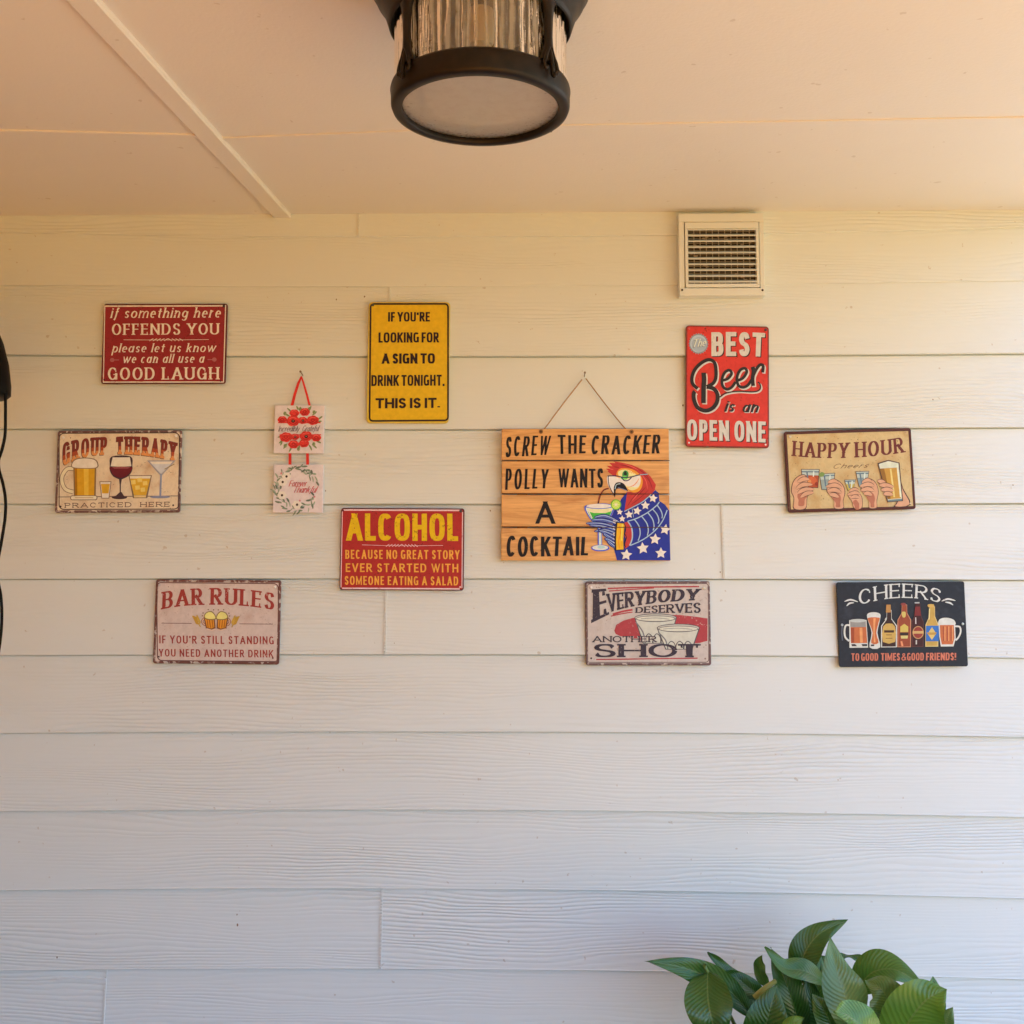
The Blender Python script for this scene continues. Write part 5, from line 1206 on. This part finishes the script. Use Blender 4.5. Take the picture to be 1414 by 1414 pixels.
leaf([(1080,640,-.50),(1010,540,-.53),(930,470,-.54),(868,448,-.55)], 175, (-.1,-.7,.8), 3, .25)
leaf([(545,700,-.38),(565,560,-.41),(595,440,-.41),(625,335,-.39)], 190, (-.1,-1,.2), 0, .25)
leaf([(830,640,-.30),(800,520,-.31),(770,420,-.31),(760,300,-.30)], 170, (0,-1,.2), 0, .25)
leaf([(880,640,-.38),(860,530,-.40),(820,440,-.40),(770,370,-.38)], 150, (.4,-1,.3), 1, .3)
leaf([(900,330,-.22),(860,280,-.22),(800,240,-.22),(760,210,-.22)], 90, (0,-1,.3), 0, .3)
leaf([(1290,640,-.30),(1320,540,-.32),(1345,480,-.33),(1372,430,-.33)], 85, (-.3,-1,.2), 2, .2)
leaf([(850,260,-.20),(900,220,-.20),(960,222,-.20),(1022,232,-.21)], 48, (0,-.3,1), 0, .2)
leaf([(700,640,-.50),(690,560,-.52),(690,510,-.53),(740,478,-.53)], 90, (0,-.6,.9), 3, .2)
leaf([(800,560,-.30),(790,430,-.30),(800,330,-.29),(812,205,-.27)], 105, (-.3,-1,.1), 1, .3)
leaf([(660,520,-.27),(655,400,-.27),(670,310,-.26),(712,215,-.24)], 100, (.3,-1,.1), 0, .3)
leaf([(1240,560,-.26),(1270,460,-.27),(1290,380,-.27),(1285,300,-.26)], 120, (-.3,-1,.2), 1, .3)
for i in range(9):
    x = 420+i*105; leaf([(x+60,720,-.35-.02*(i%3)),(x+30,650,-.42),(x,590,-.46),(x-40+i*12,560,-.47)], 170, (0,-.9,.5), i % 3, .25)
m = MB(); yst = node_mat('yellowed_stalk', (.26,.30,.07), .5)[0]
m.tube(spline([pl(528,392,-.36), pl(565,358,-.36), pl(618,322,-.35)], 6), lambda t: .0056-.0012*t, yst, 10); m.build('stalk', pr)
m = MB(); pot = node_mat('grey_pot', (.22,.20,.18), .6)[0]
m.lathe([(.0005,.002),(.115,.002),(.12,.01),(.155,.27),(.168,.275),(.17,.30),(.158,.302),(.15,.28),(.15,.27),(.0005,.27)], pot, 48); m.build('pot', pr)
